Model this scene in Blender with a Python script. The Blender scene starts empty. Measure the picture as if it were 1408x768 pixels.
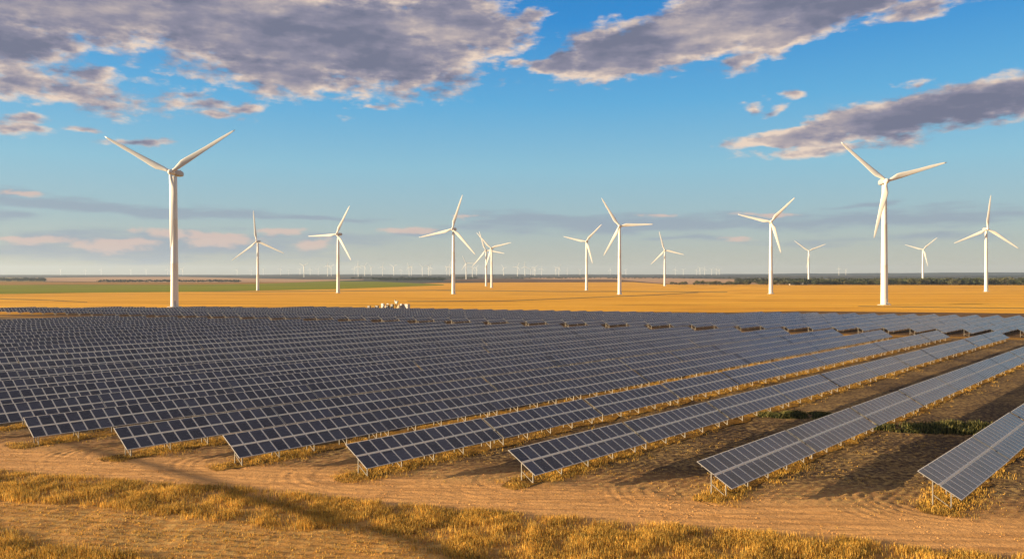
import bpy, bmesh, math, random
import numpy as np
from mathutils import Vector, Matrix, noise as mnoise

random.seed(7)
rng = np.random.default_rng(7)
sc = bpy.context.scene
COL = sc.collection

# ------------------------------------------------------------------ camera
F = 1100.0            # focal length in photo pixels (photo 1408 wide)
CX, HY = 704.0, 377.0
CAM_H = 20.0
cam = bpy.data.cameras.new('camera')
cam.sensor_width = 36.0
cam.lens = F / 1408.0 * 36.0
cam.shift_y = -(384.0 - HY) / 1408.0
cam.clip_start = 0.5
cam.clip_end = 60000.0
camo = bpy.data.objects.new('camera', cam)
camo.location = (0, 0, CAM_H)
camo.rotation_euler = (math.pi / 2, 0, 0)
COL.objects.link(camo)
sc.camera = camo

# ------------------------------------------------------------------ light
SUN_ELEV = 9.0
SH_AZ = math.radians(6.0)          # direction shadows fall, from +X towards +Y
ce, se = math.cos(math.radians(SUN_ELEV)), math.sin(math.radians(SUN_ELEV))
SUN = Vector((-math.cos(SH_AZ) * ce, -math.sin(SH_AZ) * ce, se))
SKY_STRENGTH = 0.06
EXPOSURE = 1.5

sl = bpy.data.lights.new('sun', 'SUN')
sl.energy = 5.0
sl.angle = math.radians(0.10)
sl.color = (1.0, 0.77, 0.47)
so = bpy.data.objects.new('sun', sl)
so.rotation_euler = (-SUN).to_track_quat('-Z', 'Y').to_euler()
so.location = (-60, -60, 120)
COL.objects.link(so)

sc.view_settings.view_transform = 'Standard'
sc.view_settings.look = 'None'
sc.view_settings.gamma = 1.0
sc.view_settings.use_curve_mapping = False
sc.view_settings.exposure = EXPOSURE
sc.cycles.max_bounces = 5
sc.cycles.diffuse_bounces = 2
sc.cycles.glossy_bounces = 3
sc.cycles.volume_bounces = 0
sc.cycles.transparent_max_bounces = 4
sc.cycles.use_denoising = True
sc.cycles.caustics_reflective = False
sc.cycles.caustics_refractive = False


class NT:
    """small helper to write node trees"""
    def __init__(self, tree):
        self.t = tree
    def n(self, typ, **kw):
        nd = self.t.nodes.new(typ)
        for k, v in kw.items():
            setattr(nd, k, v)
        return nd
    def l(self, a, b):
        self.t.links.new(a, b)
    def put(self, sock, v):
        if isinstance(v, bpy.types.NodeSocket):
            self.l(v, sock)
        elif v is not None:
            sock.default_value = v
    def m(self, op, a, b=None, c=None, clamp=False):
        nd = self.n('ShaderNodeMath', operation=op, use_clamp=clamp)
        self.put(nd.inputs[0], a)
        self.put(nd.inputs[1], b)
        if c is not None:
            self.put(nd.inputs[2], c)
        return nd.outputs[0]
    def v(self, op, a, b=None):
        nd = self.n('ShaderNodeVectorMath', operation=op)
        self.put(nd.inputs[0], a)
        if b is not None:
            self.put(nd.inputs[1], b)
        return nd.outputs['Value'] if op in ('LENGTH', 'DOT_PRODUCT') else nd.outputs[0]
    def mix(self, f, a, b, mode='MIX'):
        nd = self.n('ShaderNodeMix', data_type='RGBA', blend_type=mode)
        self.put(nd.inputs[0], f)
        self.put(nd.inputs[6], a)
        self.put(nd.inputs[7], b)
        return nd.outputs[2]
    def ss(self, x, a, b, lo=0.0, hi=1.0):
        nd = self.n('ShaderNodeMapRange', interpolation_type='SMOOTHSTEP')
        self.put(nd.inputs[0], x)
        nd.inputs[1].default_value = a
        nd.inputs[2].default_value = b
        nd.inputs[3].default_value = lo
        nd.inputs[4].default_value = hi
        return nd.outputs[0]
    def noise(self, vec, scale, detail=4.0, rough=0.5, out=0, dist=0.0):
        nd = self.n('ShaderNodeTexNoise')
        if vec is not None:
            self.l(vec, nd.inputs['Vector'])
        nd.inputs['Scale'].default_value = scale
        nd.inputs['Detail'].default_value = detail
        nd.inputs['Roughness'].default_value = rough
        nd.inputs['Distortion'].default_value = dist
        return nd.outputs[out]
    def mapping(self, vec, scale=(1, 1, 1), rot=(0, 0, 0), loc=(0, 0, 0), typ='POINT'):
        nd = self.n('ShaderNodeMapping', vector_type=typ)
        self.l(vec, nd.inputs[0])
        nd.inputs['Scale'].default_value = scale
        nd.inputs['Rotation'].default_value = rot
        nd.inputs['Location'].default_value = loc
        return nd.outputs[0]
    def xyz(self, x, y, z):
        nd = self.n('ShaderNodeCombineXYZ')
        for i, q in enumerate((x, y, z)):
            self.put(nd.inputs[i], q)
        return nd.outputs[0]


# ------------------------------------------------------------------ sky with clouds
def azel(px, py):
    """direction of a photo point as azimuth and elevation, degrees"""
    dx, dy = (px - CX) / F, (HY - py) / F
    az = math.atan(dx)
    return math.degrees(az), math.degrees(math.atan(dy / math.hypot(1, dx)))


def build_sky():
    w = bpy.data.worlds.new('World')
    sc.world = w
    w.use_nodes = True
    N = NT(w.node_tree)
    bgs = w.node_tree.nodes['Background']
    out = w.node_tree.nodes['World Output']
    sky = N.n('ShaderNodeTexSky', sky_type='NISHITA')
    sky.sun_disc = False
    sky.sun_elevation = math.radians(SUN_ELEV)
    sky.sun_rotation = math.atan2(SUN.x, SUN.y)
    sky.air_density = 1.0
    sky.dust_density = 0.6
    sky.ozone_density = 2.5
    hs = N.n('ShaderNodeHueSaturation')
    hs.inputs['Saturation'].default_value = 1.15
    hs.inputs['Value'].default_value = 1.0
    N.l(sky.outputs[0], hs.inputs['Color'])
    bgs.inputs[1].default_value = SKY_STRENGTH
    tc = N.n('ShaderNodeTexCoord')
    sp = N.n('ShaderNodeSeparateXYZ')
    N.l(tc.outputs['Generated'], sp.inputs[0])
    x, y, z = sp.outputs
    D = 180 / math.pi
    az = N.m('MULTIPLY', N.m('ARCTAN2', x, y), D)
    el = N.m('MULTIPLY', N.m('ARCSINE', z), D)
    p = N.xyz(az, el, 0.0)
    # the measured colour of the evening sky by height, blended with the physical one
    sr = N.n('ShaderNodeValToRGB')
    N.l(N.m('DIVIDE', el, 60.0), sr.inputs[0])
    k = 2 ** (-EXPOSURE) / SKY_STRENGTH
    stops = [(0.0, (.52, .49, .41)), (1.5, (.47, .50, .47)), (4.0, (.36, .50, .56)), (7.5, (.27, .54, .69)), (12, (.115, .43, .74)), (17.5, (.025, .27, .68)), (26, (.01, .15, .48)), (45, (.008, .06, .24))]
    while len(sr.color_ramp.elements) < len(stops):
        sr.color_ramp.elements.new(0.5)
    for e_, (q, c) in zip(sr.color_ramp.elements, stops):
        e_.position = q / 60.0
        e_.color = (*c, 1)
    scaled = N.v('SCALE', sr.outputs[0])
    scaled.node.inputs['Scale'].default_value = k
    N.l(N.mix(0.84, hs.outputs[0], scaled), bgs.inputs[0])
    # warp
    wz = N.noise(N.mapping(p, (0.16, 0.34, 1)), 1.0, 4, 0.55, out=1)
    wv = N.v('SUBTRACT', wz, (0.5, 0.5, 0.5))
    wv = N.v('MULTIPLY', wv, (7.0, 2.6, 0.0))
    pw = N.v('ADD', p, wv)

    def field(vec, blobs):
        acc = None
        for (cx, cy, rx, ry, rot, wt) in blobs:
            if blobs is cum and wt < 0.86:
                wt, rx, ry = wt * 0.66, rx * 1.45, ry * 1.45
            a, e = azel(cx, cy)
            k = math.degrees(1 / F)
            cs = math.cos(math.radians(a))
            mp = N.mapping(vec, (rx * k * cs, ry * k, 1), (0, 0, -math.radians(rot)), (a, e, 0), 'TEXTURE')
            ln = N.v('LENGTH', mp)
            q = N.m('MULTIPLY', N.m('SUBTRACT', 1.0, ln), wt)
            acc = q if acc is None else N.m('MAXIMUM', acc, q)
        return N.m('MAXIMUM', acc, -0.6)

    cum = [  # px, py, rx, ry, tilt (deg, + falls to the right), weight
        (110, 6, 300, 54, 2, 1.1), (330, 42, 270, 74, 9, 1.2), (500, 50, 210, 72, 8, 1.2), (620, 28, 120, 58, 4, 1.1),
        (15, 55, 95, 30, 2, 1.0), (400, 100, 130, 32, 6, 1.0), (560, 100, 50, 22, -30, .8),
        (90, 116, 110, 18, 7, .85), (22, 107, 44, 14, 0, .85), (110, 95, 55, 9, 4, .8), (95, 72, 22, 9, 4, .8),
        (278, 142, 42, 10, 0, .8), (290, 156, 34, 7, 0, .75), (332, 150, 24, 7, 0, .75), (250, 126, 30, 7, 0, .7),
        (30, 170, 42, 7, 0, .8), (45, 158, 34, 5, 0, .7), (196, 192, 34, 4, 0, .65), (122, 173, 26, 4, 0, .6),
        (625, 86, 18, 9, -30, .75), (530, 141, 18, 5, 0, .75), (712, 89, 22, 8, 0, .8), (728, 26, 26, 6, -8, .7),
        (985, 30, 250, 48, -13, 1.25), (860, 78, 120, 30, -7, 1.1), (1150, 8, 170, 26, -8, 1.1), (1060, 52, 60, 26, -10, 1.0),
        (1035, 80, 42, 10, -6, .85), (770, 84, 60, 14, -6, .9), (1300, 2, 80, 10, -6, .8),
        (1250, 158, 210, 27, -8, 1.1), (1380, 140, 110, 30, -9, 1.1), (1080, 186, 110, 15, -5, 1.0), (1150, 203, 90, 9, -4, .8),
        (1258, 119, 16, 6, 0, .7), (1102, 129, 14, 4, 0, .7), (1052, 145, 20, 5, 0, .7), (1020, 144, 14, 5, 0, .6)]
    veil = [
        (150, 283, 230, 11, 3, 1.0), (10, 262, 60, 6, 0, .8), (260, 290, 190, 10, 2, 1.0), (20, 292, 60, 9, 0, .8), (440, 299, 110, 6, 1, .8),
        (220, 338, 330, 24, 0, .9), (60, 328, 110, 12, 0, .8), (470, 330, 120, 12, 0, .6),
        (880, 306, 330, 17, -1, 1.0), (1200, 302, 300, 14, 0, .9), (720, 300, 110, 12, 0, .9), (950, 328, 90, 6, 0, .8), (1240, 330, 200, 8, 0, .5),
        (1190, 282, 60, 4, -4, .6), (575, 320, 60, 8, 0, .7)]
    puff = [
        (148, 336, 66, 9, 0, 1.0), (60, 328, 50, 7, 0, .8), (230, 325, 60, 9, 0, .9), (300, 330, 70, 12, 0, 1.0), (388, 320, 36, 7, 0, 1.0),
        (430, 336, 34, 8, 0, 1.0), (20, 325, 34, 5, 0, .8), (555, 317, 52, 7, 0, 1.0), (908, 294, 34, 4, 0, .9), (1010, 329, 38, 5, 0, .8),
        (20, 262, 40, 4, 0, .7), (1060, 292, 60, 4, 0, .7), (640, 300, 40, 3, 0, .5)]
    nv = N.mapping(p, (0.36, 0.80, 1))
    n1 = N.noise(nv, 1.0, 9, 0.53)
    n1b = N.noise(N.v('ADD', nv, (0.16, -0.30, 0.0)), 1.0, 5, 0.55)
    n2 = N.noise(N.mapping(p, (1.0, 2.6, 1), loc=(3, 7, 0)), 1.0, 6, 0.6)
    f1 = field(pw, cum)
    # added broken cloud overhead, out of view, to dim the ambient light
    over = N.m('MULTIPLY', N.ss(el, 20.5, 28.0), 1.10)
    f1 = N.m('MAXIMUM', f1, N.m('SUBTRACT', over, 0.45))
    # added bright cloud bank, out of view on the right, to lighten the panels
    side = N.m('MULTIPLY', N.m('MULTIPLY', N.ss(az, 33.0, 37.0), N.ss(az, 125.0, 95.0)), N.m('MULTIPLY', N.ss(el, 8.0, 16.0), 0.80))
    f1 = N.m('MAXIMUM', f1, N.m('SUBTRACT', side, 0.40))
    dens = N.m('ADD', N.m('MULTIPLY', f1, 1.15), N.m('MULTIPLY', N.m('SUBTRACT', n1, 0.5), 1.5))
    dens = N.m('ADD', dens, N.m('MULTIPLY', N.m('SUBTRACT', n2, 0.5), 0.8))
    a1 = N.ss(dens, -0.04, 0.46)
    thick = N.ss(dens, 0.05, 0.95)
    relief = N.m('MULTIPLY', N.m('SUBTRACT', n1, n1b), 3.0)
    relief = N.m('MULTIPLY', relief, N.ss(thick, 0.25, 1.0, 1.0, 0.30))
    nl = N.noise(N.mapping(p, (0.10, 0.34, 1), rot=(0, 0, 0.12)), 1.0, 5, 0.55)
    relief = N.m('ADD', relief, N.m('MULTIPLY', N.m('SUBTRACT', nl, 0.45), 2.6))
    lum = N.m('SUBTRACT', N.m('ADD', 0.66, relief), N.m('MULTIPLY', thick, 0.55), clamp=True)
    lum = N.m('ADD', lum, N.m('MULTIPLY', side, 0.65), clamp=True)
    ramp = N.n('ShaderNodeValToRGB')
    cr = ramp.color_ramp
    cr.elements[0].position = 0.0
    cr.elements[0].color = (0.175, 0.19, 0.275, 1)
    cr.elements[1].position = 1.0
    cr.elements[1].color = (0.82, 0.66, 0.54, 1)
    for q, c in ((0.28, (0.265, 0.26, 0.345, 1)), (0.58, (0.46, 0.40, 0.415, 1))):
        e = cr.elements.new(q)
        e.color = c
    N.l(lum, ramp.inputs[0])
    # thin high veils and pink puffs near the horizon
    ps = N.v('ADD', p, N.v('MULTIPLY', N.v('SUBTRACT', N.noise(N.mapping(p, (0.10, 0.5, 1)), 1.0, 4, 0.6, out=1), (0.5, 0.5, 0.5)), (6.0, 1.6, 0.0)))
    f2 = field(ps, veil)
    n3 = N.noise(N.mapping(p, (0.22, 1.7, 1), loc=(1, 2, 0)), 1.0, 6, 0.6)
    d2 = N.m('ADD', f2, N.m('MULTIPLY', N.m('SUBTRACT', n3, 0.5), 1.8))
    a2 = N.ss(d2, -0.05, 0.7, 0.0, 0.72)
    f3 = field(ps, puff)
    n4 = N.noise(N.mapping(p, (0.8, 1.8, 1), loc=(5, 1, 0)), 1.0, 6, 0.6)
    d3 = N.m('ADD', f3, N.m('MULTIPLY', N.m('SUBTRACT', n4, 0.5), 1.6))
    a3 = N.ss(d3, 0.05, 0.6, 0.0, 0.75)
    E = 2 ** (-EXPOSURE)
    def bg(col, s=1.0):
        b = N.n('ShaderNodeBackground')
        N.put(b.inputs[0], col)
        b.inputs[1].default_value = s * E
        return b.outputs[0]
    def mixs(f, a, b):
        mx = N.n('ShaderNodeMixShader')
        N.put(mx.inputs[0], f)
        N.l(a, mx.inputs[1])
        N.l(b, mx.inputs[2])
        return mx.outputs[0]
    s = mixs(a2, bgs.outputs[0], bg((0.30, 0.36, 0.45, 1)))
    s = mixs(a3, s, bg((0.72, 0.53, 0.45, 1)))
    s = mixs(a1, s, bg(ramp.outputs[0]))
    N.l(s, out.inputs[0])


build_sky()

# ------------------------------------------------------------------ helpers
def tag(o, label=None, cat=None, group=None, kind=None):
    if label: o['label'] = label
    if cat: o['category'] = cat
    if group: o['group'] = group
    if kind: o['kind'] = kind
    return o


KIDS = {}


def link(name, me, parent=None, loc=None):
    o = bpy.data.objects.new(name, me)
    COL.objects.link(o)
    if parent is not None:
        o.parent = parent
        KIDS.setdefault(parent.name, []).append(o)
    if loc is not None:
        o.location = loc
    return o


def empty(name, loc, rz=0.0):
    o = bpy.data.objects.new(name, None)
    o.empty_display_size = 0.5
    COL.objects.link(o)
    o.location = loc
    o.rotation_euler = (0, 0, rz)
    return o


def copy_tree(o, parent=None):
    c = o.copy()
    COL.objects.link(c)
    c.parent = parent
    for ch in KIDS.get(o.name, ()):
        copy_tree(ch, c)
    return c


def mesh_np(name, V, Fc, mats, smooth=False, mi=None):
    """mesh from a vertex array and a (n,k) face index array"""
    V = np.asarray(V, dtype=np.float32)
    Fc = np.asarray(Fc, dtype=np.int32)
    me = bpy.data.meshes.new(name)
    k = Fc.shape[1]
    me.vertices.add(len(V))
    me.vertices.foreach_set('co', V.ravel())
    me.loops.add(Fc.size)
    me.loops.foreach_set('vertex_index', Fc.ravel())
    me.polygons.add(len(Fc))
    me.polygons.foreach_set('loop_start', np.arange(len(Fc), dtype=np.int32) * k)
    me.polygons.foreach_set('loop_total', np.full(len(Fc), k, dtype=np.int32))
    for mt in (mats if isinstance(mats, (list, tuple)) else [mats]):
        me.materials.append(mt)
    if mi is not None:
        me.polygons.foreach_set('material_index', np.asarray(mi, dtype=np.int32))
    me.polygons.foreach_set('use_smooth', np.full(len(Fc), smooth, dtype=bool))
    me.update()
    me.validate()
    return me


class MB:
    """collects boxes, bars, tubes and lathes; build() makes one mesh"""
    def __init__(self):
        self.v, self.f, self.mi = [], [], []
    def add(self, V, Fc, mi=0):
        b = len(self.v)
        self.v += [tuple(p) for p in V]
        for f in Fc:
            self.f.append([b + i for i in f])
            self.mi.append(mi)
    def box(self, x0, x1, y0, y1, z0, z1, mi=0, M=None):
        P = [Vector((x, y, z)) for z in (z0, z1) for y in (y0, y1) for x in (x0, x1)]
        if M is not None:
            P = [M @ p for p in P]
        self.add(P, [(0, 2, 3, 1), (4, 5, 7, 6), (0, 1, 5, 4), (2, 6, 7, 3), (0, 4, 6, 2), (1, 3, 7, 5)], mi)
    def bar(self, a, b, w, h, mi=0, up=Vector((0, 0, 1))):
        a, b = Vector(a), Vector(b)
        d = (b - a).normalized()
        s = d.cross(up)
        if s.length < 1e-3:
            s = d.cross(Vector((1, 0, 0)))
        s.normalize()
        u = s.cross(d).normalized()
        P = []
        for q in (a, b):
            for i, j in ((-1, -1), (1, -1), (1, 1), (-1, 1)):
                P.append(q + s * (w / 2 * i) + u * (h / 2 * j))
        self.add(P, [(0, 1, 2, 3), (7, 6, 5, 4), (0, 4, 5, 1), (1, 5, 6, 2), (2, 6, 7, 3), (3, 7, 4, 0)], mi)
    def tube(self, pts, rads, n=12, mi=0, caps=True):
        pts = [Vector(p) for p in pts]
        rings = []
        for i, p in enumerate(pts):
            d = (pts[min(i + 1, len(pts) - 1)] - pts[max(i - 1, 0)]).normalized()
            ref = Vector((0, 0, 1)) if abs(d.z) < 0.9 else Vector((1, 0, 0))
            s = d.cross(ref).normalized()
            u = s.cross(d).normalized()
            rings.append([p + (s * math.cos(2 * math.pi * k / n) + u * math.sin(2 * math.pi * k / n)) * rads[i] for k in range(n)])
        V = [q for r in rings for q in r]
        Fc = []
        for i in range(len(rings) - 1):
            for k in range(n):
                a, b = i * n + k, i * n + (k + 1) % n
                Fc.append((a, a + n, b + n, b))
        if caps:
            Fc.append(tuple(range(n)))
            Fc.append(tuple(reversed(range((len(rings) - 1) * n, len(rings) * n))))
        self.add(V, Fc, mi)
    def mesh(self, name, mats, smooth=False):
        me = bpy.data.meshes.new(name)
        me.from_pydata(self.v, [], self.f)
        for mt in (mats if isinstance(mats, (list, tuple)) else [mats]):
            me.materials.append(mt)
        me.polygons.foreach_set('material_index', self.mi)
        me.polygons.foreach_set('use_smooth', [smooth] * len(self.f))
        me.update()
        return me
    def build(self, name, mats, parent=None, smooth=False, loc=None):
        return link(name, self.mesh(name, mats, smooth), parent, loc)


# value noise on numpy arrays
_perm = rng.random((256, 256))
def vnoise(x, y):
    xi, yi = np.floor(x).astype(int), np.floor(y).astype(int)
    fx, fy = x - xi, y - yi
    fx, fy = fx * fx * (3 - 2 * fx), fy * fy * (3 - 2 * fy)
    g = lambda a, b: _perm[a % 256, b % 256]
    return (g(xi, yi) * (1 - fx) + g(xi + 1, yi) * fx) * (1 - fy) + (g(xi, yi + 1) * (1 - fx) + g(xi + 1, yi + 1) * fx) * fy
def fbm(x, y, o=4):
    s, a, t = 0, 0.5, 0
    for i in range(o):
        s = s + a * vnoise(x + 17.3 * i, y - 9.1 * i)
        t += a
        x, y, a = x * 2.03, y * 2.03, a * 0.5
    return s / t
def sstep(x, a, b):
    t = np.clip((x - a) / (b - a), 0, 1)
    return t * t * (3 - 2 * t)


# ------------------------------------------------------------------ materials
def pmat(name, col, rough=0.7, metal=0.0, var=0.0, vscale=1.0, spec=0.5, bump=0.0, bscale=20.0, coat=0.0):
    m = bpy.data.materials.new(name)
    m.use_nodes = True
    N = NT(m.node_tree)
    b = m.node_tree.nodes['Principled BSDF']
    b.inputs['Base Color'].default_value = (*col, 1)
    b.inputs['Roughness'].default_value = rough
    b.inputs['Metallic'].default_value = metal
    b.inputs['Specular IOR Level'].default_value = spec
    tc = N.n('ShaderNodeTexCoord')
    if var:
        nz = N.noise(tc.outputs['Object'], vscale, 5, 0.6)
        lo = tuple(c * (1 - var) for c in col) + (1,)
        hi = tuple(min(1, c * (1 + var)) for c in col) + (1,)
        N.l(N.mix(N.ss(nz, 0.3, 0.7), lo, hi), b.inputs['Base Color'])
    if bump:
        nz = N.noise(tc.outputs['Object'], bscale, 4, 0.6)
        bp = N.n('ShaderNodeBump')
        bp.inputs['Strength'].default_value = bump
        N.l(nz, bp.inputs['Height'])
        N.l(bp.outputs[0], b.inputs['Normal'])
    return m


M = {}
M['turbine'] = pmat('white_turbine_paint', (0.64, 0.62, 0.57), 0.45, var=0.03, vscale=0.15)
M['nacelle'] = pmat('nacelle_paint', (0.34, 0.34, 0.36), 0.5, var=0.1, vscale=0.5)
M['frame'] = pmat('module_frame', (0.92, 0.80, 0.62), 0.5, 0.0)
M['steel'] = pmat('galvanised_steel', (0.19, 0.17, 0.145), 0.55, 0.3, var=0.15, vscale=3)
M['backsheet'] = pmat('backsheet', (0.08, 0.08, 0.085), 0.6)
M['shade_bar'] = pmat('black_end_shade_bar', (0.03, 0.03, 0.032), 0.6)
M['white'] = pmat('white_container_paint', (0.42, 0.41, 0.38), 0.5, var=0.05)
M['grey'] = pmat('grey_cabinet_paint', (0.30, 0.31, 0.32), 0.5, var=0.1)
M['dark'] = pmat('dark_cabinet_paint', (0.07, 0.075, 0.08), 0.5, var=0.1)
M['porcelain'] = pmat('brown_insulator', (0.22, 0.12, 0.07), 0.3)
M['concrete'] = pmat('concrete', (0.42, 0.40, 0.36), 0.85, var=0.15, vscale=0.5)
M['barn'] = pmat('pale_barn_wall', (0.70, 0.66, 0.58), 0.7, var=0.08, vscale=0.2)
M['barn_roof'] = pmat('barn_roof', (0.48, 0.42, 0.36), 0.6, var=0.1, vscale=0.3)
M['bark'] = pmat('bark', (0.10, 0.075, 0.05), 0.9, var=0.3, vscale=3)


def leaf_mat(name, col, var=0.35):
    m = pmat(name, col, 0.6, var=var, vscale=0.35, spec=0.25)
    return m


M['leaf'] = leaf_mat('leaves_dark', (0.055, 0.066, 0.026))
M['leaf2'] = leaf_mat('leaves_olive', (0.088, 0.084, 0.030))
M['scrub'] = leaf_mat('scrub_leaves', (0.065, 0.068, 0.035))


def glass_mat():
    m = bpy.data.materials.new('solar_glass')
    m.use_nodes = True
    N = NT(m.node_tree)
    b = m.node_tree.nodes['Principled BSDF']
    tc = N.n('ShaderNodeTexCoord')
    oi = N.n('ShaderNodeObjectInfo')
    br = N.n('ShaderNodeTexBrick', offset=0.0)
    N.l(tc.outputs['Object'], br.inputs['Vector'])
    br.inputs['Scale'].default_value = 1.0
    br.inputs['Brick Width'].default_value = 0.25
    br.inputs['Row Height'].default_value = 0.2125
    br.inputs['Mortar Size'].default_value = 0.008
    br.inputs['Color1'].default_value = (0.034, 0.035, 0.048, 1)
    br.inputs['Color2'].default_value = (0.044, 0.045, 0.060, 1)
    br.inputs['Mortar'].default_value = (0.09, 0.09, 0.11, 1)
    sn = N.v('FLOOR', N.mapping(tc.outputs['Object'], (1 / CW_, 1 / 1.5, 0)))
    wn = N.n('ShaderNodeTexWhiteNoise', noise_dimensions='4D')
    N.l(sn, wn.inputs['Vector'])
    N.l(N.m('MULTIPLY', oi.outputs['Random'], 50.0), wn.inputs['W'])
    dust = N.noise(tc.outputs['Object'], 1.3, 4, 0.7)
    k_ = N.m('ADD', N.m('MULTIPLY', wn.outputs[0], 0.75), N.m('MULTIPLY', dust, 1.0))
    bc = N.v('SCALE', br.outputs[0])
    N.l(k_, bc.node.inputs['Scale'])
    N.l(bc, b.inputs['Base Color'])
    nz = N.noise(tc.outputs['Object'], 0.8, 3, 0.6)
    N.l(N.ss(nz, 0.2, 0.8, 0.16, 0.32), b.inputs['Roughness'])
    b.inputs['IOR'].default_value = 1.5
    b.inputs['Specular IOR Level'].default_value = 0.5
    bp = N.n('ShaderNodeBump')
    bp.inputs['Strength'].default_value = 0.05
    bp.inputs['Distance'].default_value = 0.05
    wv = N.noise(N.mapping(tc.outputs['Object'], (1.2, 5.0, 1)), 1.2, 2, 0.5)
    N.l(wv, bp.inputs['Height'])
    N.l(bp.outputs[0], b.inputs['Normal'])
    return m


CW_ = 1.5
M['glass'] = glass_mat()

# ------------------------------------------------------------------ terrain
KY = [-4000, 0, 520, 700, 1000, 1500, 2000, 3000, 4200, 5500, 6500, 8000, 10000, 12000, 16000]
KZ = [0, 0, 0, -1.5, -5.0, -8.0, -7.0, -6.5, -3.0, 3.0, 7.0, 9.5, 13.0, 15.0, 10.0]


def base_z(X, Y):
    z = np.interp(Y, KY, KZ)
    u = X / np.maximum(Y, 60.0)
    f = 1 - 0.45 * sstep(u, 0.12, 0.38) * sstep(Y, 500, 900) * (1 - sstep(Y, 2200, 3500))
    return z * f


_YS = np.concatenate([np.arange(45, 400, 0.5), 400 * 1.0015 ** np.arange(2440)])


def ray_ground(px, py):
    """where the view ray of a photo point meets the terrain"""
    dx, dz = (px - CX) / F, -(py - HY) / F
    hit = CAM_H + dz * _YS <= base_z(dx * _YS, _YS)
    i = int(np.argmax(hit)) if hit.any() else len(_YS) - 1
    Y = float(_YS[i])
    return dx * Y, Y


DIR = Vector((0.667, 0.745, 0)).normalized()       # along the rows
PER = Vector((0.745, -0.667, 0)).normalized()      # towards the low edge
RZ = math.atan2(DIR.y, DIR.x)

# row starts: centre of the near end of each row of the front block, from the right
HW = 1.72
U_PTS = [(35.1, 69.3), (16.8, 72.8), (-0.4, 77.4), (-16.7, 80.0), (-30.6, 84.5), (-44.1, 88.5), (-58.0, 94.9)]
ROWS1 = [(Vector((a, b, 0)) + PER * HW) for a, b in U_PTS]
step = Vector((-13.6, 4.2, 0)) * 1.02
for k in range(18):
    ROWS1.append(ROWS1[-1] + step)
# leave out the right-hand side of the first row: it is the edge of the plant


def near_detail(X, Y):
    """small relief of the soil in front of and between the rows"""
    h = (fbm(X * 0.25, Y * 0.25, 4) - 0.5) * 0.30
    h += (fbm(X * 1.4 + 5, Y * 1.4, 3) - 0.5) * 0.085
    # the worn track that runs past the row ends
    t = Y + 0.28 * X                       # constant along the track
    wob = (fbm(X * 0.05, Y * 0.05 + 9, 2) - 0.5) * 2.0
    tt = t + wob
    track = sstep(tt, 66.5, 68.0) * (1 - sstep(tt, 74.5, 77.5))
    h = h * (1 - 0.65 * track)
    h += track * (np.sin(tt * 2 * math.pi / 1.15) * 0.014)
    for c in (69.0, 70.9, 72.6, 74.4):
        h += -0.06 * np.exp(-((tt - c) / 0.22) ** 2) * (0.4 + fbm(X * 0.4, Y * 0.4, 2))
    # stubble furrows in front
    st = 1 - sstep(tt, 60.0, 64.0)
    h += st * np.sin((Y + 0.30 * X) * 2 * math.pi / 0.95) * 0.035 * (0.5 + fbm(X * .2, Y * .2, 2))
    # lanes between rows: lines parallel to the rows
    lane = sstep(tt, 76.0, 80.0)
    q = X * PER.x + Y * PER.y
    h += lane * np.sin(q * 2 * math.pi / 0.9) * 0.022
    # turning ruts round each row end
    for r in ROWS1[:8]:
        dx, dy = X - (r.x + DIR.x * 3.0), Y - (r.y + DIR.y * 3.0)
        a = dx * DIR.x + dy * DIR.y
        rr = np.hypot(dx, dy * 1.15)
        mk = sstep(-a, -2.0, 3.0) * sstep(rr, 3.4, 4.6) * (1 - sstep(rr, 10.5, 12.5))
        h += mk * (np.sin(rr * 2 * math.pi / (0.95 + 0.25 * fbm(X * .08, Y * .08, 2)) + 0.8) * 0.032) * np.clip(2.6 * fbm(X * 0.45 + 3, Y * 0.45, 3) - 0.9, 0, 1)
        h += -0.09 * mk * np.exp(-((rr - 6.3) / 0.25) ** 2) * (fbm(X * .5, Y * .5 + 4, 2))
    return h


def ground_z(X, Y):
    X, Y = np.asarray(X, float), np.asarray(Y, float)
    m = sstep(X, -84, -76) * (1 - sstep(X, 76, 84)) * sstep(Y, 44, 50) * (1 - sstep(Y, 112, 124))
    return base_z(X, Y) + m * near_detail(X, Y)


def gz(x, y):
    return float(ground_z(np.array([float(x)]), np.array([float(y)]))[0])


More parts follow.
